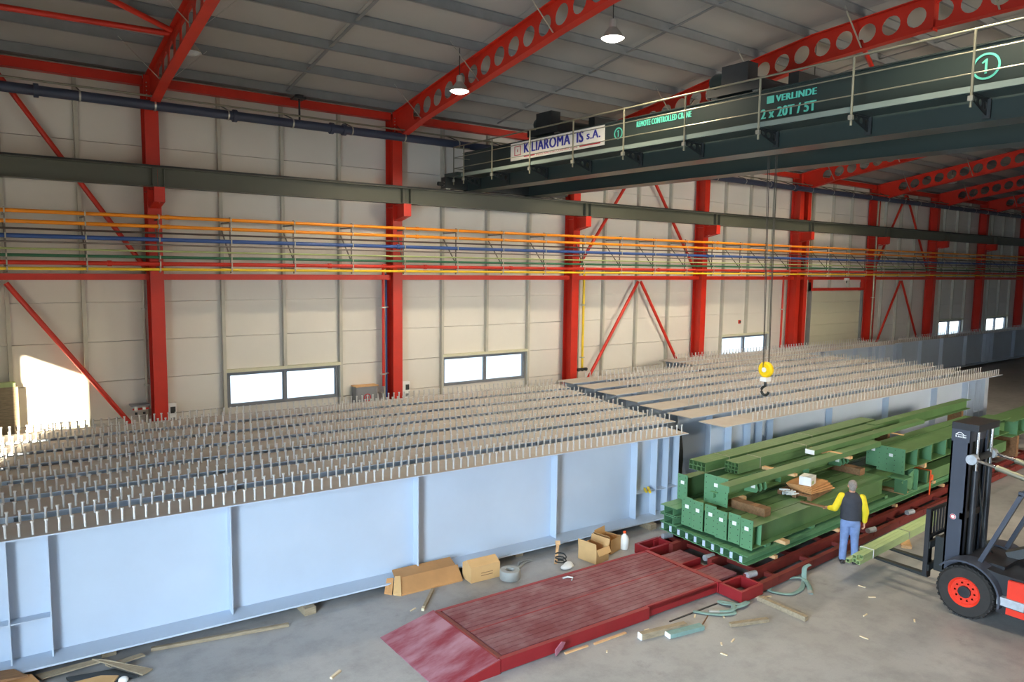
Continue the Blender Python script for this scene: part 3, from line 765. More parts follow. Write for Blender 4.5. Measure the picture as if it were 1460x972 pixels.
ca, sa = math.cos(ANG), math.sin(ANG)
ords = ['first', 'second', 'third', 'fourth', 'fifth', 'sixth', 'seventh']
XA = 13.72
for k in range(7):
    # front edge runs through (13.77, 11.31); rows step back by 1.1 m and a little to the right
    ex, ey = XA + [0, .8, .9, 1.15, 1.35, 1.65, 2.0][k], 11.31 + .46 + 1.1*k
    L = 15.2 + (ex-XA)
    ox, oy = ex-L*ca, ey-L*sa
    st = [x - (XA-15.2) for x in (.27, .78, 3.33, 6.74, 10.02, 12.32, 12.95, 13.32, 13.66)] if k == 0 else [x for x in (1.9, 5.2, 8.6, 11.8)] + [L-1.4, L-.8, L-.42, L-.06]
    lab = 'grey blue plate girder with two rows of studs, nearest the ramp trailer' if k == 0 else 'studded plate girder, %s counted from the one beside the ramp trailer' % ords[k]
    girder(lab, (ox, oy, .13), ANG, L, st, (.15, L-.1, .162), k < 3, 'studded girders beside the ramp trailer',
           mids=[(.27+1.48, .78+1.48, .62), (-.6+1.48, .27+1.48, .62), (12.32+1.48, 12.95+1.48, .62), (12.95+1.48, 13.32+1.48, .62), (13.32+1.48, 13.66+1.48, .62)] if k == 0 else (), back=(k == 6))
BX0 = [15.0, 15.15, 15.35, 15.65, 15.95, 16.15, 16.3]
for k in range(7):
    x0 = BX0[k]; L = 32.0-x0 - [0, .3, 0, 0, 0, .3, .5][k]
    st = [x-x0 for x in (15.6, 16.4, 16.9, 17.4, 20.35, 23.7, 27.1, 29.6, 30.2, 30.7, 31.1)] if k == 0 else [x for x in (1.2, 5, 9, 13)]
    lab = 'studded plate girder behind the green steel load, nearest that load' if k == 0 else 'studded plate girder, %s counted from the one behind the green load' % ords[k]
    girder(lab, (x0, 11.26+.46+1.2*k, .13), math.radians(.2), L, st, (1.25, L-.1, .20), False, 'studded girders behind the green load',
           mids=[(30.2-x0, 30.7-x0, .62), (30.7-x0, 31.1-x0, .62)] if k == 0 else (), back=False)
for k in range(2):
    girder(['studded plate girder lying past the two big groups', 'studded plate girder lying closest to the wall'][k], (23.75-.1*k, 19.98+.95*k, .13), math.radians(-.4), 16.6, [1, 4, 7, 10, 13, 14.5, 15.2, 15.9], (.9, 16.4, .22), False, None, back=False)
for k in range(1):
    girder('plate girder in the dim far end below the small windows', (40.6, 20.1, .13), math.radians(.8), 24, [.8, 1.1, 1.4, 3.8, 6.6, 10, 13, 13.6, 14.2, 18, 22], (.6, 23.5, .25), False, None, back=False)
# timber blocks under the near girder
for px, lab in ((12.5, 'small timber block under the studded girder next to the white jug'), (4.5, 'small timber block under the studded girder by the thin lath')):
    y0 = 11.31+(12.9-px)*.062
    tag(MB().box(px-.1, px+.1, y0-.08, y0+.95, 0, .128).build('timber_block', 'greywood'), lab, 'timber')
for px, py in ((1.5, 12.3), (9.0, 11.85)):
    tag(MB().box(px-.1, px+.1, py-.1, py+7.3, 0, .128).build('timber_sleeper', 'greywood'), 'long timber sleeper under the studded girders beside the ramp trailer', 'timber', 'sleepers under near girders')
for px in (17, 24, 31):
    tag(MB().box(px-.1, px+.1, 11.3, 19.7, 0, .128).build('timber_sleeper', 'greywood'), 'long timber sleeper under the girders behind the green load', 'timber', 'sleepers under far girders')
for px, y0 in ((25, 19.9), (38, 19.7), (44, 19.6), (60, 19.8)):
    tag(MB().box(px-.1, px+.1, y0, 21.4, 0, .128).build('timber_sleeper', 'greywood'), 'timber sleeper under a girder near the back wall', 'timber', 'sleepers near the wall')
# dark tarpaulin between the girder ends
tp = MB(); rowsT = []
nx_, nz_ = 9, 8
for j in range(nz_):
    z = .0 + 2.11*j/(nz_-1)
    for i in range(nx_):
        t = i/(nx_-1); wob = .05*math.sin(i*2.1+j*.6)
        tp.v.append((13.95+.7*t+.08*math.sin(j*.5), 12.05+.35*t+wob-.1*(j/(nz_-1)), z - .25*t*(j/(nz_-1))))
for j in range(nz_-1):
    for i in range(nx_-1): tp.f.append((j*nx_+i, j*nx_+i+1, (j+1)*nx_+i+1, (j+1)*nx_+i))
n0 = len(tp.v); tp.v += [(a, b+.012, c) for a, b, c in tp.v]; tp.f += [tuple(q+n0 for q in reversed(f)) for f in list(tp.f)]
tag(tp.build('tarpaulin', 'dark', smooth=True), 'dark tarpaulin hanging between the ends of two girder groups', 'tarpaulin')
tag(MB().obox((12.62, 11.5, .80), (12.78, 11.72, .83), .05, .05).obox((12.56, 11.56, .8), (12.72, 11.78, .80), .04, .04).build('clamp_tool', 'yellow'), 'small yellow and black clamp lying on a girder gusset', 'tool')

# ------------------------------------------------------------------ ramp trailer
tr = thing('ramp_trailer', 'dark red low loader trailer with folded down loading ramp', 'trailer', (8.5, 9.2, 0))
def ry(x): return -.035*(x-11)                        # the deck lies slightly askew
NY, FY, ZB = 8.22, 10.08, .22
def q(x, y, z): return (x, y+ry(x), z)
def slab(x0, x1, y0, y1, z0, z1): return MB().prism([q(x0, y0, z0), q(x1, y0, z0), q(x1, y1, z0), q(x0, y1, z0)], (0, 0, z1-z0))
rp = MB().prism([q(5.15, NY-.02, .012), q(6.02, NY, ZB-.01), q(6.02, NY, ZB-.05), q(5.15, NY-.02, .0)], (0, 0, 0.001))
rp = MB()
A = [q(5.12, NY, .0), q(6.09, NY, .0), q(6.09, NY, ZB), q(5.12, NY, .015)]
rp.add(A + [(a, b+FY-NY+.06, c) for a, b, c in A], [(3,2,1,0), (4,5,6,7), (0,1,5,4), (1,2,6,5), (2,3,7,6), (3,0,4,7)])
rpo = rp.build('loading_ramp', 'ramp', tr)
MB().prism([q(5.13, NY-.022, .0), q(6.09, NY-.022, .0), q(6.09, NY-.022, ZB-.004), q(5.16, NY-.022, .012)], (0, .02, 0)).build('ramp_side', 'trailer', rpo)
MB().cyl(q(6.09, NY+.02, ZB-.008), q(6.09, FY-.02, ZB-.008), .025, 10).build('hinge', 'rust', tr)
slab(6.1, 11.0, NY+.03, FY-.03, ZB-.09, ZB-.025).build('deck_base', 'rust', tr)
slab(6.1, 9.15, NY-.02, NY+.06, .02, ZB+.002).build('side_beam', 'trailer', tr)
slab(9.15, 11.0, NY+.03, NY+.1, .03, ZB+.002).build('side_beam', 'trailer', tr)
slab(6.1, 11.0, FY-.05, FY+.02, .02, ZB+.002).build('side_beam', 'trailer', tr)
slab(6.1, 6.16, NY+.06, FY-.05, .05, ZB+.004).build('hinge_beam', 'rust', tr)
nP = 14; y0 = NY+.07; y1 = FY-.06; wP = (y1-y0)/nP
for k in range(nP):
    slab(6.18, 10.93, y0+wP*k+.006, y0+wP*(k+1)-.006, ZB-.025, ZB+(.006 if k != 7 else .0)).build('deck_plank', 'deck', tr)
slab(6.18, 10.93, y0+wP*7-.012, y0+wP*7+.012, ZB, ZB+.012).build('centre_strip', 'trailer', tr)
slab(10.94, 11.04, NY, FY, .03, ZB+.014).build('cross_beam', 'trailer', tr)
# rear platform with two pockets
for a_, b_ in ((NY+.1, NY+.62), (NY+1.0, NY+1.5)):
    for k in range(4):
        w_ = (b_-a_)/4
        MB().box(11.05, 11.62, a_+w_*k+.004, a_+w_*(k+1)-.004, ZB-.05, ZB).build('deck_plank', 'deck', tr)
MB().box(11.04, 11.62, NY+.62, NY+.66, .04, ZB+.01).box(11.04, 11.62, NY+.96, NY+1.0, .04, ZB+.01).box(11.04, 11.62, NY+.1, NY+1.5, .04, .1).build('pocket_wall', 'trailer', tr)
for x0, x1, y0_, y1_ in ((10.96, 11.6, 7.72, 8.22), (11.1, 11.8, 10.08, 10.5)):
    MB().box(x0, x1, y0_, y0_+.06, .02, ZB).box(x0, x1, y1_-.06, y1_, .02, ZB).box(x0, x0+.06, y0_+.06, y1_-.06, .02, ZB).box(x1-.06, x1, y0_+.06, y1_-.06, .02, ZB).build('outrigger_frame', 'trailer', tr)
for x, y in ((11.72, 8.06), (11.74, 9.06), (11.95, 10.35), (16.0, 7.98), (18.0, 8.08)):
    MB().cyl((x-.12, y+.03, ZB+.03), (x+.12, y-.0, ZB+.03), .06, 12).build('roller', 'alu', tr, smooth=True)
# long chassis rails under the load
def rl(x): return .045*(x-11.6)
for (yo, z0, z1, m) in ((7.76, .04, .2, 'rust'), (8.06, .10, .27, 'rust'), (8.9, .06, .28, 'rust'), (9.9, .06, .28, 'rust'), (10.4, .04, .2, 'trailer')):
    MB().obox((11.6, yo+.05, (z0+z1)/2), (29, yo+.05+rl(29), (z0+z1)/2), .1, z1-z0).build('chassis_rail', m, tr)
for x in [12.2 + 1.3*k for k in range(13)]:
    MB().obox((x, 7.75+rl(x), .15), (x-.1, 10.5+rl(x), .15), .09, .08).build('chassis_cross_member', 'rust', tr)
MB().prism([(7.06, 8.27, .02), (7.2, 8.265, .12), (7.24, 8.262, .2), (7.17, 8.264, .22), (7.05, 8.27, .12)], (0, -.02, 0)).build('lashing_plate', 'ramp', tr)
tag(MB().path([(8.68, 10.0, ZB+.02), (8.78, 9.98, ZB+.03), (8.84, 9.9, ZB+.03), (8.76, 9.84, ZB+.02)], .014, 6).build('wire_loop', 'plastic'), 'small pale wire loop on the trailer deck', 'wire')

# ------------------------------------------------------------------ green steel load (local frame: u along, v away from the camera)
LO = Vector((11.8, 8.2, 0)); LA = math.radians(2.4)
RZL = Matrix.Rotation(LA, 3, 'Z')
def W3(u, v, z): p_ = RZL @ Vector((u, v, 0)); return (LO.x+p_.x, LO.y+p_.y, z)
def lthing(name, label, cat, u, v, z, grp=None, yaw=0): return thing(name, label, cat, W3(u, v, z), LA+yaw, grp)
def dunnage(u, v0, v1, z0, z1, label, wd=.09, m='wood', grp=None):
    o = MB().box(-wd/2, wd/2, 0, v1-v0, 0, z1-z0).build('timber_batten', m); o.location = W3(u, v0, z0); o.rotation_euler = (0, 0, LA)
    return tag(o, label, 'timber', grp)
for u in (.9, 3.4, 6.2, 9.0, 11.4): dunnage(u, -.05, 2.5, .285, .35, 'timber batten between the trailer and the lowest green beams', grp='battens under the lowest green beams')
def lbeam(label, u0, u1, v, z, h, wd, grp=None, tf=.014, tw=.01, m='green_warm_lit', plate=None, name='green_beam', extra=None):
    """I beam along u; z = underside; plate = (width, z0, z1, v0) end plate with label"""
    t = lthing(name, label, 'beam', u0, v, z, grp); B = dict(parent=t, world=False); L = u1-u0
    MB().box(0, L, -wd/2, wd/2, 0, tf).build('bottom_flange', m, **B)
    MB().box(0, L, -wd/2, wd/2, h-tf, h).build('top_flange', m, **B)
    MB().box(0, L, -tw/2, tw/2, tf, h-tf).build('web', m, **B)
    if plate:
        pw, z0, z1, n = plate
        pl = MB().box(-.02, 0, -pw/2, pw/2, z0, z1).build('end_plate', 'green', **B)
        hb = MB()
        for i in range(n):
            for zz in range(5):
                y_ = -pw/2+.05+(pw-.1)*i/max(1, n-1); z_ = z0+.06+(z1-z0-.12)*zz/4
                hb.cyl((-.0215, y_, z_), (-.0205, y_, z_), .011, 6)
        hb.build('bolt_hole', 'dark', parent=pl, world=False)
        MB().box(-.0235, -.021, -.045, .045, z0+(z1-z0)*.62, z0+(z1-z0)*.62+.075).build('paper_tag', 'label', parent=pl, world=False)
    return t
for k in range(10):
    t = lbeam('small green I beam in the lowest layer on the trailer', -.02+.028*k, 12.2, .12+.236*k, .35, .18, .222, 'lowest layer of small green beams', m='green')
    MB().box(.0, .012, .006, .07, .03, .15).build('pale_web_plate', 'girder', parent=t, world=False)  # pale upright plate beside the end of the web
for k in range(2):
    for j in range(2):
        lbeam('small green I beam in the short double stack behind the end plates', .15, 7, 1.95+.232*k, .56+.2*j, .18, .22, 'double stack of small green beams', m='green')
for u in (1.2, 3.9, 6.6): dunnage(u, -.1, 1.8, .53, .60, 'fresh timber batten under the row of green beams with end plates', .16, grp='battens under end plate beams')
for k in range(6):
    v = .20+.297*k
    t = lbeam('green beam with tagged and bolted end plate in the middle layer', .22+.012*k+(.0, .018, -.012, .03, -.01, .012)[k], 5.9 if k < 2 else 9.2, v, .60, .45, .28, 'middle layer of end plate beams', plate=(.268, -.0 if k else -.02, (.57, .59, .575, .60, .61, .615)[k], 2))
    if k == 0:
        B = dict(parent=t, world=False)
        for x in (.9, 1.25): pass
        MB().box(.28, .295, -.135, -.006, .014, .436).build('stiffener', 'green', **B)
        for x in (.5, 2.2, 5.6): MB().box(x, x+.012, -.12, .0, -.068, 0).box(x, x+.16, -.12, -.108, -.068, 0).build('cleat', 'green', **B)
# upper layer
dunnage(1.0, .25, 1.62, 1.05, 1.22, 'dark timber baulk sticking out under the green beam with a big end plate', .22, 'oldwood')
dunnage(1.3, .98, 1.62, 1.052, 1.215, 'short pale timber lying beside the dark baulk', .12, 'wood')
dunnage(5.6, .55, 1.5, 1.05, 1.21, 'brown timber baulk between the pallet and the tagged wide beams', .24, 'oldwood')
dunnage(5.9, .75, 1.4, 1.05, 1.14, 'short brown timber beside the far baulk', .2, 'oldwood')
t = lbeam('green beam with a big square end plate on the upper layer', .62, 7.6, 1.22, 1.22, .42, .3, plate=(.58, -.1, .5, 3))
B = dict(parent=t, world=False)
for x0 in (1.0, 4.6):
    for k in range(3):
        x = x0+.17*k
        MB().prism([(x, -.008, .014), (x, -.3, .03), (x, -.34, .1), (x, -.3, .2), (x, -.16, .405), (x, -.008, .405)], (.02, 0, 0)).build('fin', 'green', **B)
    MB().box(x0-.003, x0, -.27, -.17, .12, .2).build('paper_tag', 'label', **B)
MB().box(2.2, 2.215, -.15, -.006, .014, .405).box(3.4, 3.415, -.15, -.006, .014, .405).build('stiffener', 'green', **B)
MB().box(-.1, -.022, -.06, .1, .16, .172).box(-.1, -.022, .0, .012, .05, .16).build('seat_cleat', 'green', **B)
lbeam('green beam with a narrow tagged end plate behind the big square plate', .68, 7.8, 2.12, .98, .5, .22, plate=(.26, 0, .56, 2))
def tubes(label, u0, u1, v0, z0, nw, nh, s, grp, m='green_warm_lit', stag=0.):
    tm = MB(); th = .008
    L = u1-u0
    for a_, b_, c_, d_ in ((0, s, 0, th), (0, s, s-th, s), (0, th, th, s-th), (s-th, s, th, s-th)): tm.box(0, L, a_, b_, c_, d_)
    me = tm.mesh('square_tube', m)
    for j in range(nh):
        for i in range(nw):
            o = bpy.data.objects.new('square_tube', me); COL.objects.link(o)
            o.location = W3(u0+random.uniform(0, stag), v0+i*(s+.004), z0+j*(s+.002)); o.rotation_euler = (0, 0, LA)
            tag(o, label, 'tube', grp)
def binding(u, v0, v1, z0, z1, label):
    b_ = MB().box(-.012, .012, 0, .006, 0, z1-z0).box(-.012, .012, v1-v0-.006, v1-v0, 0, z1-z0).box(-.012, .012, .006, v1-v0-.006, z1-z0-.006, z1-z0).build('steel_band', 'steel')
    b_.location = W3(u, v0, z0); b_.rotation_euler = (0, 0, LA); tag(b_, label, 'band', 'bands around the tube bundles')
tubes('green square tube in the far bundle on the upper layer', .82, 8.6, 1.68, 1.66, 4, 2, .1, 'far tube bundle', stag=.03)
tubes('green square tube in the bundle above the big end plate', 1.25, 8.0, 1.16, 1.66, 4, 3, .078, 'near tube bundle', stag=.03)
for u in (1.7, 5.2): binding(u, 1.67, 2.102, 1.655, 1.872, 'thin steel band around a bundle of green tubes')
for u in (2.1, 4.0): binding(u, 1.15, 1.496, 1.655, 1.904, 'thin steel band around a bundle of green tubes')
for u, l_ in ((2.2, 'orange brown batten under the flat green box section beside the white box'), (4.6, 'orange brown batten under the flat green box section past the pallet')): dunnage(u, .36, 1.14, 1.642, 1.70, l_, .12)
def boxsec(label, u0, u1, v0, v1, z0, z1, endlab=False):
    t = lthing('box_section', label, 'beam', u0, v0, z0); B = dict(parent=t, world=False); L = u1-u0; w_ = v1-v0; h_ = z1-z0
    MB().box(0, L, 0, w_, h_-.01, h_).build('top_wall', 'green_warm_lit', **B)
    MB().box(0, L, 0, .01, .01, h_-.01).box(0, L, w_-.01, w_, .01, h_-.01).build('side_wall', 'green_warm_lit', **B)
    MB().box(0, L, 0, w_, 0, .01).build('bottom_wall', 'green_warm_lit', **B)
    if endlab: MB().box(-.012, 0, 0, w_, 0, h_).build('end_cap', 'label' if endlab == 2 else 'green', **B)
    return t
boxsec('long flat green box section reaching past the big end plate', -.1, 6.2, .42, .66, 1.70, 1.82, 1)
boxsec('short flat green box section with a white end cap', 3.55, 9.4, .70, .92, 1.83, 1.93, 2)
for u in (4.2, 7.4): dunnage(u, .4, 1.15, 1.82, 1.83, 'thin packing slat under the white capped box section', .1, grp='packing slats')
# pallet with cardboard, box, bag
pt = lthing('wooden_pallet', 'worn wooden pallet carrying flattened cardboard on the green beams', 'pallet', 2.62, .22, 1.055, None, .12)
B = dict(parent=pt, world=False)
for k in range(3): MB().box(0, 1.15, .0+.33*k, .09+.33*k, 0, .07).build('runner', 'oldwood', **B)
for k in range(6): MB().box(.0+.21*k, .12+.21*k, -.0, .75, .07, .09).build('slat', 'oldwood', **B)
for k in range(4):
    o = MB().prism([(0, 0, 0), (.85, -.03*k, 0), (.92, .5, 0), (.3, .66-.03*k, 0), (.02, .56, 0)], (0, 0, .028)).build('cardboard_sheet', 'cardin')
    o.location = W3(2.8+.03*k, .32+.015*k, 1.147+.03*k); o.rotation_euler = (0, 0, LA+.1*k-.1)
    tag(o, 'flattened brown cardboard sheet piled on the pallet', 'cardboard', 'cardboard pile on the pallet')
bxo = lthing('white_box', 'small white parcel box on the cardboard pile', 'box', 2.95, .42, 1.27, None, .2)
B = dict(parent=bxo, world=False)
MB().box(0, .34, 0, .26, 0, .19).build('carton', 'white', **B); MB().box(-.002, .342, .1, .16, .02, .192).build('packing_tape', 'label', **B)
MB().box(.06, .2, -.002, 0, .03, .1).build('printed_label', 'palegreen', **B)
bg_ = lthing('bolt_bag', 'clear bag of shiny bolts lying against the pallet', 'bag', 2.35, .55, 1.06)
for k in range(12):
    a_ = random.uniform(-.5, .5); y_ = random.uniform(0, .3); x_ = random.uniform(0, .2)
    MB().cyl((x_, y_, .04+.01*k), (x_+.2*math.cos(a_), y_+.2*math.sin(a_), .05+.008*k), .018, 6).build('bolt', 'plastic', parent=bg_, world=False)
# wide beams with tagged plates
def wide(label, u0, u1, v, z, h, wd, plate, cells):
    t = lbeam(label, u0, u1, v, z, h, wd, None, .02, .014, 'green_warm_lit', plate, 'wide_green_beam'); B = dict(parent=t, world=False)
    for x in cells: MB().box(x, x+.016, -wd/2+.01, -.007, .02, h-.02).build('stiffener', 'green', **B)
    return t
wide('wide green beam with a large tagged bolt plate and rows of stiffeners', 6.35, 13.6, .22, 1.16, .46, .62, (.66, -.08, .54, 4), (.75, 1.6, 2.5, 3.4, 4.4, 5.4, 6.4))
wide('green beam with a tagged plate beside the wide stiffened beam', 6.5, 12.8, .72, 1.16, .46, .3, (.34, -.05, .56, 2), ())
for u in (7.6, 12.2): dunnage(u, -.1, 1.1, 1.05, 1.16, 'timber batten under the wide stiffened green beams', .12, grp='battens under wide beams')
t = lthing('corner_bracket', 'green welded corner bracket under the wide tagged plate', 'bracket', 6.1, -.22, .62); B = dict(parent=t, world=False)
MB().box(0, .8, 0, .02, .0, .02).box(.78, .8, .0, .35, .0, .52).build('upright_plate', 'green', **B)
MB().prism([(.1, .1, .3), (.78, .1, .5), (.78, .1, .05), (.6, .1, .02)], (0, .014, 0)).build('gusset', 'green', **B)
MB().box(.0, .5, .0, .4, .38, .4).build('seat_plate', 'green', **B); MB().box(.2, .22, 0, .3, 0, .36).build('side_plate', 'green', **B)
boxsec('green box beam held by an orange strap', 7.85, 13.5, -.06, .26, .60, .9, 1)
for u in (8.2, 12.8): dunnage(u, -.12, .4, .53, .60, 'timber batten under the strapped green box beam', .1, grp='battens under the strapped beam')
st_ = lthing('lashing_strap', 'orange lashing strap over the green box beam', 'strap', 7.95, -.1, .25); B = dict(parent=st_, world=False)
MB().box(.0, .05, -.0, .02, .0, .66).box(.0, .05, .02, .42, .655, .667).box(-.0, .05, .40, .42, .3, .655).build('webbing', 'strap', **B)
MB().box(-.02, .07, -.04, 0, .42, .55).build('ratchet', 'strap', **B)
lbeam('green I beam lying on its own beyond the wide tagged beams', 7.6, 14.2, 1.35, 1.62, .3, .26, None)
for u in (8.4, 13.5): dunnage(u, 1.2, 1.6, 1.05, 1.62, 'tall timber stack under the lone far green beam', .14, 'oldwood', 'stacks under the lone beam')
for k in range(4): lbeam('green I beam of the low layer under the far lone beam', 9.3, 13.7, .5+.3*k, .60, .44, .28, 'low layer under the far lone beam')
wide('wide green stiffened beam at the far end of the trailer', 13.9, 20.0, .3, .95, .5, .75, None, (.5, 1.3, 2.1, 2.9, 3.7))
for u in (14.4, 18.8): dunnage(u, -.1, .8, .29, .95, 'timber crib under the far stiffened beam', .2, 'oldwood', 'cribs under the far beam')

# ------------------------------------------------------------------ bundle on the forks, forklift truck
def fb(u): return (u, 7.03+(u-13.5)*.055)
tm = MB(); s = .078; th = .008; Lb = 3.6
for a_, b_, c_, d_ in ((0, s, 0, th), (0, s, s-th, s), (0, th, th, s-th), (s-th, s, th, s-th)): tm.box(0, Lb, a_, b_, c_, d_)
me = tm.mesh('square_tube', 'palegreen')
for i, (du, dy, dz) in enumerate(((0, 0, 0), (.05, .082, 0), (-.06, .164, 0), (.12, .0, .08), (.02, .082, .08), (.5, .164, .08))):
    o = bpy.data.objects.new('square_tube', me); COL.objects.link(o)
    o.location = (13.5+du-dy*.055, 6.92+dy+du*.055, .404+dz); o.rotation_euler = (0, 0, .055)
    tag(o, 'pale green square tube in the small bundle on the fork tines', 'tube', 'bundle on the fork tines')
for u in (.55, 2.2):
    b_ = MB().box(-.012, .012, -.01, -.004, 0, .166).box(-.012, .012, .25, .256, 0, .166).box(-.012, .012, -.01, .256, .166, .172).build('steel_band', 'label' if u < 1 else 'steel')
    b_.location = (13.5+u, 6.92+u*.055, .403); b_.rotation_euler = (0, 0, .055)
    tag(b_, 'thin band around the small bundle on the fork tines', 'band', 'bands on the fork bundle')

FK = thing('forklift_truck', 'red and black forklift truck lifting a bundle of green tubes', 'forklift', (14.55, 4.2, 0))
def wheel(x, y, r, wd, sgn, nm='front_wheel'):
    prof = [(r*.55, -wd/2), (r*.9, -wd/2), (r, -wd*.36), (r, wd*.36), (r*.9, wd/2), (r*.55, wd/2)]
    ty = MB().lathe(prof, (x, y, r), 'x', 36, True)
    tyre = ty.build(nm, 'rubber', FK, smooth=True)
    tread = MB()
    for k in range(30):
        a_ = 2*math.pi*k/30; c_, s_ = math.cos(a_), math.sin(a_)
        for side in (-1, 1):
            tread.obox((x+side*wd*.1, y+c_*(r-.0), r+s_*(r-.0)), (x+side*wd*.47, y+c_*(r-.012), r+s_*(r-.012)), .045, .024, up=(0, c_, s_))
    tread.v = [(a2, b2, max(c2, .001)) for a2, b2, c2 in tread.v]
    tread.build('tread', 'rubber', tyre)['kind'] = 'stuff'
    f = sgn*wd/2
    MB().lathe([(0, f*.55), (r*.42, f*.55), (r*.5, f*.9), (r*.56, f*1.03), (r*.56, f*.8)], (x, y, r), 'x', 28).build('rim', 'frk', tyre, smooth=True)
    MB().lathe([(0, f*1.02), (r*.22, f*1.0), (r*.24, f*.6)], (x, y, r), 'x', 18).build('hub', 'black', tyre, smooth=True)
    for k in range(10):
        a_ = 2*math.pi*k/10
        MB().cyl((x+f*.55, y+r*.34*math.cos(a_), r+r*.34*math.sin(a_)), (x+f*.8, y+r*.34*math.cos(a_), r+r*.34*math.sin(a_)), r*.04, 6).build('lug_nut', 'black', tyre)
wheel(13.88, 5.18, .46, .32, -1); wheel(15.24, 5.18, .46, .32, 1)
wheel(13.95, 2.9, .33, .26, -1, 'rear_wheel'); wheel(15.17, 2.9, .33, .26, 1, 'rear_wheel')
# fenders
for x0, x1 in ((13.70, 14.08), (15.04, 15.42)):
    fm = MB(); N_ = 14
    for k in range(N_+1):
        a_ = math.radians(-14+(142)*k/N_) + math.pi/2 - math.radians(62+14)
        a_ = math.radians(190) - math.radians(150)*k/N_
        for r_ in (.53, .56):
            fm.v += [(x0, 5.18+r_*math.cos(a_), .46+r_*math.sin(a_)), (x1, 5.18+r_*math.cos(a_), .46+r_*math.sin(a_))]
    for k in range(N_):
        b0, b1 = 4*k, 4*k+4
        fm.f += [(b0, b0+1, b1+1, b1), (b0+2, b1+2, b1+3, b0+3), (b0, b1, b1+2, b0+2), (b0+1, b0+3, b1+3, b1+1)]
    fm.f += [(0, 2, 3, 1), (4*N_, 4*N_+1, 4*N_+3, 4*N_+2)]
    fm.build('fender', 'slate', FK, smooth=True)
# chassis
MB().prism([(13.78, 4.55, .3), (13.78, 4.55, .88), (13.78, 3.35, .95), (13.78, 3.35, .3)], (.06, 0, 0)).build('side_panel', 'frk', FK)
MB().prism([(15.26, 4.55, .3), (15.26, 4.55, .88), (15.26, 3.35, .95), (15.26, 3.35, .3)], (.06, 0, 0)).build('side_panel', 'frk', FK)
MB().box(13.74, 13.84, 4.28, 4.68, .44, .58).build('step', 'alu', FK)
MB().box(13.76, 13.79, 3.4, 4.6, .42, .47).build('sill_strip', 'dark', FK)
MB().box(13.86, 15.24, 2.2, 4.72, .25, .92).build('chassis', 'black', FK)
MB().box(14.1, 15.0, 4.72, 5.35, .3, .98).build('front_axle_housing', 'black', FK)
MB().prism([(13.86, 4.72, .92), (13.86, 5.3, 1.0), (13.86, 5.3, .86), (13.86, 4.72, .8)], (1.38, 0, 0)).build('floor_plate', 'black', FK)
MB().prism([(13.9, 2.2, .92), (13.9, 3.7, .92), (13.9, 3.6, 1.25), (13.9, 2.4, 1.22)], (1.3, 0, 0)).build('engine_hood', 'black', FK)
MB().prism([(13.8, 1.55, .35), (13.8, 2.2, .3), (13.8, 2.3, 1.1), (13.8, 1.75, 1.1)], (1.5, 0, 0)).build('counterweight', 'frk', FK)
MB().box(14.25, 14.85, 2.9, 3.45, 1.25, 1.38).build('seat_cushion', 'dark', FK)
MB().prism([(14.25, 2.8, 1.3), (14.25, 2.92, 1.3), (14.25, 2.8, 1.9), (14.25, 2.7, 1.9)], (.6, 0, 0)).build('seat_back', 'dark', FK)
MB().cyl((14.55, 4.55, .98), (14.55, 4.2, 1.55), .05, 8).build('steering_column', 'black', FK)
MB().path([(14.55+.17*math.cos(a), 4.2+.15*math.sin(a), 1.56+.06*math.sin(a)) for a in [2*math.pi*k/16 for k in range(16)]], .016, 6, True).build('steering_wheel', 'black', FK)
MB().obox((14.75, 4.9, .98), (14.9, 4.2, 1.35), .2, .16).obox((14.9, 4.2, 1.3), (14.95, 3.5, 1.42), .16, .1).build('dashboard', 'dark', FK)
# overhead guard
for x in (13.98, 15.12):
    MB().obox((x, 5.06, .98), (x, 4.52, 2.32), .08, .07, up=(0, 1, 0)).build('front_pillar', 'slate', FK)
    MB().obox((x, 2.5, 1.15), (x, 2.75, 2.36), .08, .07, up=(0, 1, 0)).build('rear_pillar', 'slate', FK)
    MB().obox((x, 4.56, 2.34), (x, 2.7, 2.38), .08, .07).build('roof_rail', 'slate', FK)
for y in (4.5, 4.1, 3.7, 3.3, 2.9): MB().box(13.98, 15.12, y-.02, y+.02, 2.33, 2.39).build('roof_bar', 'slate', FK)
# mast
for x0, s_ in ((14.12, 1), (14.96, -1)):
    xa, xb = (x0, x0+.03*s_)
    MB().box(min(xa, xb), max(xa, xb), 5.42, 5.72, .28, 3.22).box(min(xa, x0+.1*s_), max(xa, x0+.1*s_), 5.42, 5.45, .28, 3.22).box(min(xa, x0+.1*s_), max(xa, x0+.1*s_), 5.69, 5.72, .28, 3.22).build('outer_mast_rail', 'slate', FK)
    xi = x0+.06*s_
    MB().box(min(xi, xi+.03*s_), max(xi, xi+.03*s_), 5.47, 5.67, .32, 3.3).box(min(xi, xi+.1*s_), max(xi, xi+.1*s_), 5.47, 5.5, .32, 3.3).box(min(xi, xi+.1*s_), max(xi, xi+.1*s_), 5.64, 5.67, .32, 3.3).build('inner_mast_rail', 'black', FK)
    MB().cyl((x0+.13*s_, 5.34, .4), (x0+.13*s_, 5.34, 2.5), .05, 12).build('lift_cylinder', 'black', FK, smooth=True)
    MB().cyl((x0+.13*s_, 5.34, 2.5), (x0+.13*s_, 5.34, 3.2), .028, 10).build('lift_rod', 'chrome', FK, smooth=True)
    MB().cyl((x0-.05*s_, 5.36, 2.72), (x0+.08*s_, 5.36, 2.72), .09, 16).build('tilt_pivot', 'alu', FK, smooth=True)
    MB().cyl((x0, 5.3, 2.72), (x0, 4.95, 2.66), .03, 10).build('tilt_rod', 'chrome', FK, smooth=True)
    MB().cyl((x0, 4.98, 2.665), (x0, 4.2, 2.5), .05, 12).build('tilt_cylinder', 'rail', FK, smooth=True)
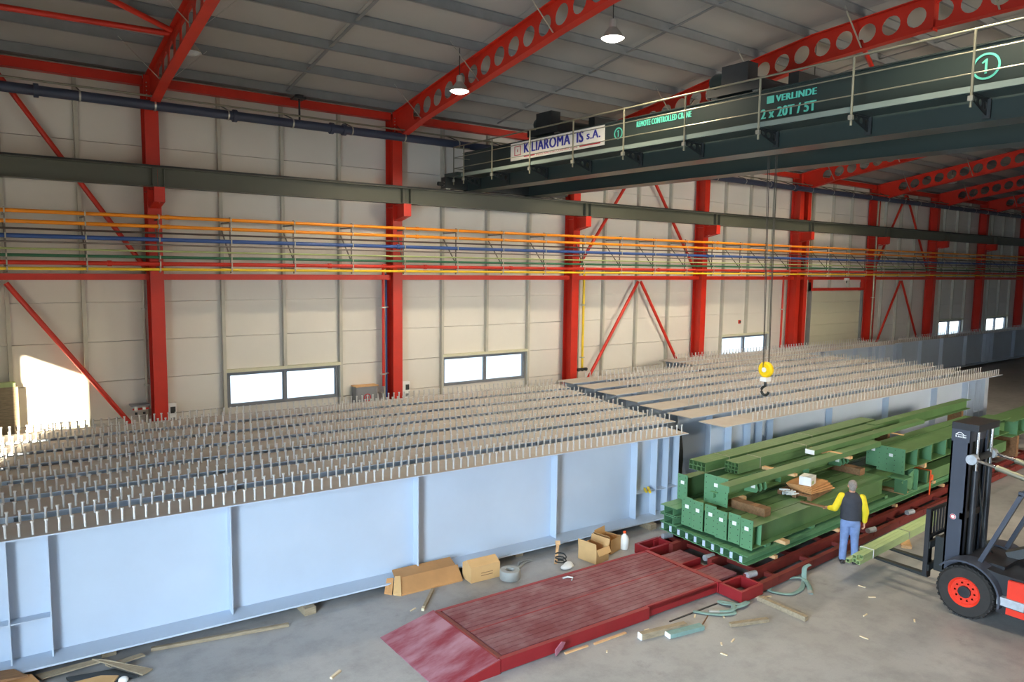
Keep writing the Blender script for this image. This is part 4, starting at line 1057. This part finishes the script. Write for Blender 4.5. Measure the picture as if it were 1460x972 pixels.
MB().box(14.1, 14.98, 5.28, 5.72, 3.22, 3.34).build('mast_head', 'black', FK)
MB().box(14.12, 14.96, 5.44, 5.7, 3.0, 3.22).build('mast_cross_plate', 'slate', FK)
MB().box(14.12, 14.96, 5.5, 5.66, .4, .55).build('mast_cross_member', 'black', FK)
MB().box(14.12, 14.96, 5.44, 5.5, 1.6, 1.72).build('mast_cross_member', 'black', FK)
MB().cyl((14.3, 5.36, 2.72), (14.8, 5.36, 2.72), .06, 12).build('tilt_shaft', 'dark', FK, smooth=True)
for x in (14.38, 14.5, 14.62, 14.74): MB().box(x-.012, x+.012, 5.52, 5.56, .5, 3.2).build('lift_chain', 'dark', FK)
hp = [(14.45, 5.4, 2.6), (14.42, 5.25, 1.7), (14.5, 5.2, 1.2), (14.6, 5.1, 1.0)]
MB().path(hp, .018, 6).build('hydraulic_hose', 'dark', FK, smooth=True)
lgm = MB().prism([(14.117, 5.66, 3.12), (14.117, 5.48, 3.12), (14.117, 5.48, 3.128), (14.117, 5.66, 3.128)], (.002, 0, 0))
lgm.path([(14.116, 5.645, 3.13), (14.116, 5.6, 3.165), (14.116, 5.56, 3.165), (14.116, 5.52, 3.13)], .006, 5)
MB().box(14.112, 14.12, 5.42, 5.72, 3.0, 3.22).build('mast_badge_plate', 'slate', FK)
lgm.v = [(a2-.006, b2, c2) for a2, b2, c2 in lgm.v]
lgm.build('maker_emblem', 'label', FK)
text_mb('Linde', (14.11, 5.65, 3.075), DU, DV, .17, .035, .003).build('maker_lettering', 'label', FK)
MB().lathe([(0, 0), (.05, 0), (.05, .004), (0, .004)], (14.112, 5.6, 1.62), 'x', 18).build('round_sticker', 'label', FK)
MB().lathe([(0.03, 0), (.045, 0), (.045, .004), (.03, .004)], (14.107, 5.6, 1.62), 'x', 18, True).build('sticker_ring', 'signred', FK)
# carriage, backrest, forks
MB().box(14.0, 15.1, 5.9, 5.96, .95, 1.07).box(14.0, 15.1, 5.9, 5.96, .52, .64).build('carriage_bar', 'dark', FK)
for x in (14.25, 14.8): MB().box(x-.05, x+.05, 5.72, 5.9, .5, 1.15).build('carriage_arm', 'dark', FK)
br = MB().box(13.98, 14.03, 5.92, 6.0, .42, 1.68).box(15.07, 15.12, 5.92, 6.0, .42, 1.68).box(14.03, 15.07, 5.94, 5.98, 1.62, 1.68).box(14.03, 15.07, 5.94, 5.98, 1.12, 1.18)
br.build('load_backrest', 'black', FK)
for k in range(8): MB().box(14.12+.118*k, 14.145+.118*k, 5.945, 5.975, 1.18, 1.62).build('backrest_bar', 'black', FK)
for x in (14.2, 14.9):
    MB().prism([(x-.06, 5.97, .34), (x-.06, 5.97, 1.1), (x-.06, 6.02, 1.1), (x-.06, 6.03, .40), (x-.06, 7.3, .40), (x-.06, 7.3, .375), (x-.06, 6.1, .34)], (.12, 0, 0)).build('fork', 'dark', FK)

# ------------------------------------------------------------------ person
def remesh(mb, name, voxel, m, parent, smooth=4):
    me = bpy.data.meshes.new(name+'_raw'); me.from_pydata(mb.v, [], mb.f); me.update()
    ob = bpy.data.objects.new('tmp', me); COL.objects.link(ob)
    r = ob.modifiers.new('r', 'REMESH'); r.mode = 'VOXEL'; r.voxel_size = voxel; r.use_smooth_shade = True
    sm = ob.modifiers.new('s', 'SMOOTH'); sm.factor = .5; sm.iterations = smooth
    dg = bpy.context.evaluated_depsgraph_get(); out = bpy.data.meshes.new_from_object(ob.evaluated_get(dg))
    bpy.data.objects.remove(ob); out.name = name; out.materials.clear(); out.materials.append(M[m])
    out.polygons.foreach_set('use_smooth', [True]*len(out.polygons))
    o = bpy.data.objects.new(name, out); COL.objects.link(o); o.parent = parent; return o
def ell(mb, c, rx, ry_, rz_, n=14):
    c = Vector(c); vs = [c+Vector((0, 0, rz_))]; fs = []; k = n//2
    for j in range(1, k):
        t = math.pi*j/k
        for i in range(n): vs.append(c+Vector((rx*math.sin(t)*math.cos(2*math.pi*i/n), ry_*math.sin(t)*math.sin(2*math.pi*i/n), rz_*math.cos(t))))
    vs.append(c-Vector((0, 0, rz_)))
    for i in range(n): fs.append((0, 1+i, 1+(i+1) % n))
    for j in range(k-2):
        for i in range(n): a_ = 1+j*n; fs.append((a_+i, a_+n+i, a_+n+(i+1) % n, a_+(i+1) % n))
    e_ = len(vs)-1; a_ = 1+(k-2)*n
    for i in range(n): fs.append((a_+i, e_, a_+(i+1) % n))
    mb.add(vs, fs)
def limb(mb, pts, n=14):
    """tapered chain of (point, radius)"""
    for (p0, r0), (p1, r1) in zip(pts, pts[1:]):
        mb.cyl(p0, p1, r0, n, r1); ell(mb, p0, r0, r0, r0, n); ell(mb, p1, r1, r1, r1, n)
def ringloft(mb, rings, n=20):
    """rings: (cx, cy, z, rx, ry)"""
    vs = []
    for cx, cy, z, rx, ry2 in rings:
        for i in range(n):
            t = 2*math.pi*i/n; vs.append((cx+rx*math.cos(t), cy+ry2*math.sin(t), z))
    fs = [(q_*n+i, q_*n+(i+1) % n, (q_+1)*n+(i+1) % n, (q_+1)*n+i) for q_ in range(len(rings)-1) for i in range(n)]
    fs += [tuple(range(n-1, -1, -1)), tuple(range((len(rings)-1)*n, len(rings)*n))]
    mb.add(vs, fs)
PP = thing('person', 'person in dark vest, yellow sweater and blue jeans holding a plank by the load', 'person', (14.38, 7.62, 0), math.radians(36.0-90))
# local frame: faces +y, left is -x
LS, LE, LH = (-.19, .0, 1.40), (-.31, .0, 1.13), (-.41, .15, 1.08)
RS, RE, RH = (.19, 0, 1.40), (.27, -.02, 1.12), (.27, .06, .86)
body = MB()
ell(body, (0, .03, 1.63), .078, .098, .115); ell(body, (0, .075, 1.57), .055, .06, .06)
ell(body, (0, .128, 1.615), .014, .022, .022); ell(body, (-.08, .02, 1.62), .012, .022, .032); ell(body, (.08, .02, 1.62), .012, .022, .032)
limb(body, [((0, .0, 1.38), .062), ((0, .02, 1.54), .056)])
ringloft(body, [(0, 0, .92, .16, .11), (0, 0, 1.02, .155, .105), (0, 0, 1.15, .155, .105), (0, 0, 1.3, .18, .11), (0, 0, 1.42, .17, .09), (0, 0, 1.46, .08, .06)])
for S_, E_, H_ in ((LS, LE, LH), (RS, RE, RH)):
    limb(body, [(S_, .058), (E_, .042), (H_, .028)], 12)
def hand(mb, wr, d, nrm, curl):
    wr, d, nrm = Vector(wr), Vector(d).normalized(), Vector(nrm).normalized(); sd = d.cross(nrm).normalized()
    pc = wr + d*.045
    mb.obox(wr+d*.005, wr+d*.09, .075, .028, up=nrm)
    for k, (l_, off) in enumerate(((.06, -.03), (.07, -.01), (.066, .01), (.052, .03))):
        a_ = wr + d*.088 + sd*off; b_ = a_ + d*l_*.55 - nrm*l_*.4*curl; c_ = b_ + d*l_*.1 - nrm*l_*.7*curl
        limb(mb, [(a_, .0105), (b_, .0095), (c_, .0085)], 8)
    a_ = wr + d*.03 - sd*.036; b_ = a_ + d*.03 - sd*.022 - nrm*.012*curl; c_ = b_ + d*.028 - nrm*.018*curl
    limb(mb, [(a_, .012), (b_, .011), (c_, .009)], 8)
hand(body, LH, (-.55, .8, .0), (0, 0, 1), 1.0)
hand(body, RH, (.02, .1, -1), (1, 0, 0), .6)
HIP = .1
for sx, foot in ((-1, (-.115, -.01, .07)), (1, (.125, .03, .07))):
    limb(body, [((sx*.085, 0, .9), .088), ((sx*.1, .02, .5), .06), ((foot[0], foot[1]-.01, .09), .04)], 12)
bo = remesh(body, 'body', .011, 'skin', PP, 2)
je = MB()
ringloft(je, [(0, 0, .80, .175, .125), (0, -.01, .88, .182, .135), (0, -.005, .98, .172, .125), (0, 0, 1.03, .168, .12)])
for sx, foot in ((-1, (-.115, -.01, .07)), (1, (.125, .03, .07))):
    limb(je, [((sx*.088, -.005, .86), .108), ((sx*.1, .02, .5), .08), ((foot[0], foot[1], .11), .072)], 14)
remesh(je, 'jeans', .014, 'jeans', PP, 3)
ve = MB()
ringloft(ve, [(0, 0, .93, .205, .15), (0, 0, 1.0, .205, .15), (0, 0, 1.15, .205, .145), (0, -.005, 1.3, .218, .145), (0, -.005, 1.40, .205, .125), (0, 0, 1.455, .14, .1), (0, .01, 1.5, .085, .085)])
vo = remesh(ve, 'vest', .013, 'vest', PP, 4)
qs = MB()
for z in (1.0, 1.08, 1.16, 1.24, 1.32):
    rx_ = .2085 if z < 1.2 else .217
    qs.lathe([(1, -.003), (1.0, .003)], (0, 0, 0), 'z', 3) if False else None
sl = MB()
limb(sl, [(LS, .078), (LE, .068), (tuple(Vector(LE).lerp(Vector(LH), .85)), .05)], 14)
limb(sl, [(RS, .078), (RE, .066), (tuple(Vector(RE).lerp(Vector(RH), .82)), .05)], 14)
remesh(sl, 'sleeves', .012, 'shirt', PP, 3)
ha = MB(); ell(ha, (0, .0, 1.665), .088, .098, .095); ell(ha, (0, -.03, 1.61), .075, .07, .085)
ho = remesh(ha, 'hair', .011, 'hair', PP, 2)
for sx, foot in ((-1, (-.115, -.01, 0)), (1, (.125, .03, 0))):
    sh = MB(); ell(sh, (foot[0], foot[1]+.1, .045), .05, .1, .045); ell(sh, (foot[0], foot[1]-.02, .05), .046, .07, .055); sh.box(foot[0]-.048, foot[0]+.048, foot[1]-.08, foot[1]+.19, .002, .03)
    remesh(sh, 'shoe', .011, 'shoe', PP, 2)
for sx in (-1, 1):
    e_ = MB(); ell(e_, (sx*.03, .112, 1.64), .011, .008, .008, 10); e_.build('eye', 'white', PP, True, False)
    e_ = MB(); ell(e_, (sx*.03, .120, 1.64), .005, .003, .005, 8); e_.build('iris', 'dark', PP, True, False)
MB().box(-.026, .026, .116, .126, 1.567, 1.575).build('mouth', 'signred', PP, False, False)
tag(MB().obox((14.27, 7.98, 1.075), (14.16, 8.62, 1.075), .07, .03).build('plank', 'oldwood'), 'short brown plank held by the person over the green beams', 'plank')

# ------------------------------------------------------------------ cartons, rolls, slings and offcuts on the floor
def floorbox(name, label, cat, loc, rot): return thing(name, label, cat, loc, rot)
c = thing('flat_cardboard', 'flattened brown cardboard box on the floor by the girder', 'cardboard', (6.75, 11.54, 0), math.radians(-4))
B = dict(parent=c, world=False)
sheet_ = MB()
for y0_, z0_, y1_, z1_ in ((-.08, .0, .2, .19), (.2, .19, .52, .23)):
    sheet_.prism([(-.62, y0_, z0_), (.64, y0_, z0_), (.68, y1_, z1_), (-.55, y1_, z1_)], (0, 0, .03))
sheet_.build('sheet', 'cardin', **B)
MB().prism([(-.74, .04, .0), (-.63, -.09, .0), (-.52, .2, .21), (-.62, .24, .21)], (0, 0, .045)).build('torn_flap', 'card', **B)
MB().prism([(-.86, .16, .0), (-.76, .04, .0), (-.64, .24, .2), (-.76, .28, .2)], (0, 0, .03)).build('torn_flap', 'cardin', **B)
c = thing('carton', 'closed tan carton on the floor between flat cardboard and grey roll', 'carton', (7.78, 11.36, 0), math.radians(-4))
B = dict(parent=c, world=False)
MB().box(-.32, .32, -.16, .18, 0, .3).build('body', 'card', **B)
MB().prism([(-.32, -.16, .3), (.32, -.16, .3), (.32, .03, .385), (-.32, .03, .385)], (0, .0, .006)).build('flap', 'card', **B)
MB().prism([(-.32, .18, .3), (.32, .18, .3), (.32, .03, .382), (-.32, .03, .382)], (0, .0, .006)).build('flap', 'cardin', **B)
MB().prism([(-.318, -.16, .3), (-.318, .18, .3), (-.318, .03, .384)], (.004, 0, 0)).prism([(.314, -.16, .3), (.314, .18, .3), (.314, .03, .384)], (.004, 0, 0)).build('gable', 'card', **B)
for z in (.1, .15): MB().box(-.1, .16, -.163, -.16, z, z+.012).build('print_line', 'oldwood', **B)
def open_carton(label, loc, rot, a, b, h, flaps):
    c = thing('open_carton', label, 'carton', loc, rot); B = dict(parent=c, world=False); t = .008
    MB().box(-a, a, -b, -b+t, 0, h).box(-a, a, b-t, b, 0, h).box(-a, -a+t, -b+t, b-t, 0, h).box(a-t, a, -b+t, b-t, 0, h).box(-a, a, -b, b, 0, .006).build('body', 'card', **B)
    for (sx, sy, tilt) in flaps:
        if sx: MB().prism([(sx*a, -b, h), (sx*a, b, h), (sx*(a+.13*math.sin(tilt)), b, h+.13*math.cos(tilt)), (sx*(a+.13*math.sin(tilt)), -b, h+.13*math.cos(tilt))], (.006*sx, 0, 0)).build('flap', 'card', **B)
        else: MB().prism([(-a, sy*b, h), (a, sy*b, h), (a, sy*(b+.13*math.sin(tilt)), h+.13*math.cos(tilt)), (-a, sy*(b+.13*math.sin(tilt)), h+.13*math.cos(tilt))], (0, .006*sy, 0)).build('flap', 'card', **B)
    return c
open_carton('open tan carton with upright flaps beside the trailer deck', (10.18, 10.78, 0), math.radians(8), .2, .24, .3, ((-1, 0, .1), (1, 0, .25), (0, -1, 2.6)))
open_carton('open tan carton beside the white jug', (10.78, 10.98, 0), math.radians(14), .2, .2, .3, ((-1, 0, .5), (0, 1, .1), (1, 0, 2.7)))
j = thing('plastic_jug', 'white plastic jug with orange cap by the open cartons', 'jug', (11.12, 10.82, 0))
MB().lathe([(0, 0), (.09, 0), (.1, .04), (.1, .2), (.07, .28), (.03, .32), (.03, .34), (0, .34)], (11.12, 10.82, 0), 'z', 18).build('bottle', 'white', j, True)
MB().cyl((11.12, 10.82, .34), (11.12, 10.82, .38), .034, 12).build('cap', 'strap', j)
j = thing('webbing_roll', 'grey roll of webbing standing on the floor by the carton', 'roll', (8.2, 11.0, 0))
MB().lathe([(.09, .0), (.19, .0), (.2, .02), (.2, .16), (.19, .18), (.09, .18)], (8.2, 11.0, 0), 'z', 24, True).build('coil', 'tape', j, True)
MB().path([(8.38, 11.02, .06), (8.5, 11.1, .012), (8.62, 11.3, .012), (8.8, 11.5, .012), (9.05, 11.52, .012), (9.1, 11.42, .012), (8.85, 11.4, .02), (8.6, 11.25, .02)], .028, 8, flat=.008).build('loose_end', 'tape', j, True)
j = thing('rag_heap', 'heap of pale rag and dark cable beside the trailer deck', 'rag', (9.5, 10.85, 0))
r_ = MB(); ell(r_, (9.42, 10.72, .04), .16, .09, .05); ell(r_, (9.5, 10.78, .05), .1, .08, .05)
r_.build('rag', 'white', j, True)
MB().path([(9.45+.1*math.cos(t)*(1+.15*math.sin(3*t)), 10.95+.12*math.sin(t), .03+.012*t) for t in [k*.45 for k in range(34)]], .014, 6).build('cable_coil', 'dark', j, True)
tag(MB().obox((9.35, 11.0, .02), (9.7, 11.35, .24), .06, .02).obox((9.7, 11.35, .22), (9.72, 11.38, .3), .1, .05).build('wood_wedge', 'wood'), 'slim wooden wedge leaning by the rag heap', 'timber')
def stick(p0, p1, wd, ht, m, label, z=None, name='wood_offcut'):
    z = ht/2+.001 if z is None else z
    return tag(MB().obox((p0[0], p0[1], z), (p1[0], p1[1], z), wd, ht).build(name, m), label, 'timber')
stick((2.05, 12.02), (4.06, 11.58), .06, .05, 'greywood', 'long thin wooden lath on the floor along the girder', name='wood_lath')
def tip(o, p0, p1, wd, ht, m): MB().obox((p0[0], p0[1], ht/2+.002), (p1[0], p1[1], ht/2+.002), wd, ht).build('cut_end', m, o)
o = stick((6.2, 10.83), (6.7, 11.37), .05, .05, 'greywood', 'short stick with pale end lying before the ramp')
tip(o, (6.14, 10.765), (6.2, 10.83), .05, .05, 'dowel')
o = stick((8.55, 7.9), (9.44, 7.72), .1, .1, 'greywood', 'grey ridged timber baulk with a white end beside the trailer')
tip(o, (8.53, 7.904), (8.55, 7.9), .1, .1, 'label')
o = stick((8.97, 7.68), (9.66, 7.55), .13, .07, 'sling', 'flat greenish board with a white end beside the ridged baulk')
tip(o, (8.95, 7.684), (8.97, 7.68), .13, .07, 'label')
stick((10.1, 7.32), (10.79, 7.06), .08, .06, 'greywood', 'broken pale timber piece between the slings and the floor joint')
stick((11.37, 7.65), (11.35, 6.68), .09, .08, 'greywood', 'mottled grey green timber lying alone before the slings')
stick((11.12, 7.9), (11.67, 7.59), .03, .02, 'dowel', 'thin pale stick by the outrigger')
stick((7.24, 8.25), (7.69, 8.22), .04, .02, 'wood', 'bright wood strip along the trailer side by the lashing plate', name='wood_strip')
stick((7.81, 8.2), (8.49, 8.17), .045, .02, 'wood', 'long bright wood strip along the trailer side', name='wood_strip')
stick((9.39, 8.02), (10.62, 7.99), .03, .012, 'dark', 'thin dark strip on the floor along the trailer', name='dark_strip')
stick((9.75, 7.62), (10.1, 7.78), .015, .012, 'oldwood', 'thin twig like stick by the greenish board')
stick((4.0, 9.68), (4.19, 9.79), .04, .03, 'dowel', 'small pale stick on the open floor by the ramp toe')
stick((14.6, 8.0), (15.2, 7.85), .12, .04, 'oldwood', 'brown board on the floor behind the person')
stick((16.2, 7.3), (16.7, 7.6), .2, .06, 'wood', 'yellowish board on the floor by the fork bundle')
for k, (x, y) in enumerate(((7.82, 7.92), (9.74, 6.99), (9.27, 6.8), (9.5, 7.03), (8.86, 8.05), (10.98, 7.75), (6.03, 10.91), (12.4, 6.2), (13.2, 6.5), (11.6, 5.8), (12.9, 5.6), (10.3, 7.6), (9.9, 7.9), (13.5, 6.85))):
    a_ = random.uniform(0, 3.1); l_ = random.uniform(.03, .08)
    tag(MB().obox((x-l_*math.cos(a_), y-l_*math.sin(a_), .007), (x+l_*math.cos(a_), y+l_*math.sin(a_), .007), .025, .012).build('wood_chip', 'dowel'), 'small pale wood chip scattered on the open floor', 'chip', 'wood chips on the floor')
def sling(pts, label):
    # smooth the control points (Catmull-Rom)
    P = [Vector(p) for p in pts]; out = []
    for i in range(len(P)-1):
        a_, b_, c_, d_ = P[max(i-1, 0)], P[i], P[i+1], P[min(i+2, len(P)-1)]
        for k in range(6):
            t = k/6; out.append(.5*((2*b_)+(c_-a_)*t+(2*a_-5*b_+4*c_-d_)*t*t+(3*b_-a_-3*c_+d_)*t**3))
    out.append(P[-1])
    t = thing('webbing_sling', label, 'sling', tuple(P[0].xy)+(0,))
    MB().path(out, .045, 8, flat=.014).build('band', 'sling', t, True)
    e = out[-1]; MB().path([out[-4], out[-3], out[-2], out[-1]], .049, 8, flat=.018).build('stitched_end', 'tape', t, True)
sling([(13.1, 7.7, .24), (12.95, 7.72, .2), (12.78, 7.62, .03), (12.55, 7.5, .02), (12.3, 7.42, .02), (12.0, 7.45, .02), (11.85, 7.75, .02), (12.2, 7.86, .03), (12.6, 7.84, .04), (12.8, 7.66, .05), (12.6, 7.4, .03), (12.36, 7.22, .02)], 'grey green webbing sling trailing from the trailer rail')
sling([(10.0, 8.02, .02), (10.2, 7.74, .02), (10.5, 7.56, .02), (10.66, 7.66, .03), (10.9, 7.62, .05), (11.05, 7.66, .05), (10.92, 7.66, .05), (10.85, 7.7, .04), (10.7, 7.98, .03), (10.66, 7.9, .03), (10.72, 7.72, .05), (10.5, 7.62, .05), (10.2, 7.84, .04)], 'grey green webbing sling looped beside the trailer corner')
# scrap heap at the near end of the first girder
def sheet(pts, th, m, label, name='cardboard_sheet', cat='cardboard'):
    return tag(MB().prism(pts, (0, 0, th)).build(name, m), label, cat)
sheet([(.55, 12.18, .02), (1.3, 12.0, .1), (1.42, 11.88, .1), (.62, 12.0, .02)], .02, 'greywood', 'pale flat board on the scrap heap by the girder end', 'scrap_board', 'timber')
sheet([(1.25, 12.0, .12), (1.42, 11.85, .12), (1.95, 11.36, .03), (1.8, 11.28, .03)], .02, 'greywood', 'long pale board sticking out of the scrap heap', 'scrap_board', 'timber')
sheet([(1.4, 11.85, .05), (1.9, 11.9, .05), (1.93, 11.8, .05), (1.45, 11.74, .05)], .02, 'greywood', 'narrow board lying behind the long pale board', 'scrap_board', 'timber')
sheet([(-.3, 12.2, .12), (.5, 12.05, .1), (.62, 11.7, .05), (.2, 11.4, .04), (-.4, 11.5, .06)], .03, 'cardin', 'crumpled brown cardboard on the scrap heap')
sheet([(-.2, 12.3, .2), (.3, 12.2, .17), (.45, 11.95, .14), (-.3, 12.0, .2)], .03, 'oldwood', 'dark brown cardboard lying on top of the scrap heap')
sheet([(.65, 11.62, .05), (1.3, 11.5, .08), (1.5, 11.32, .1), (1.42, 11.2, .1), (.8, 11.2, .05)], .02, 'card', 'smooth tan cardboard at the front of the scrap heap')
s_ = MB(); ell(s_, (1.55, 11.28, .05), .07, .06, .05); tag(s_.build('crumpled_bag', 'white', smooth=True), 'small crumpled white bag by the scrap heap', 'bag')
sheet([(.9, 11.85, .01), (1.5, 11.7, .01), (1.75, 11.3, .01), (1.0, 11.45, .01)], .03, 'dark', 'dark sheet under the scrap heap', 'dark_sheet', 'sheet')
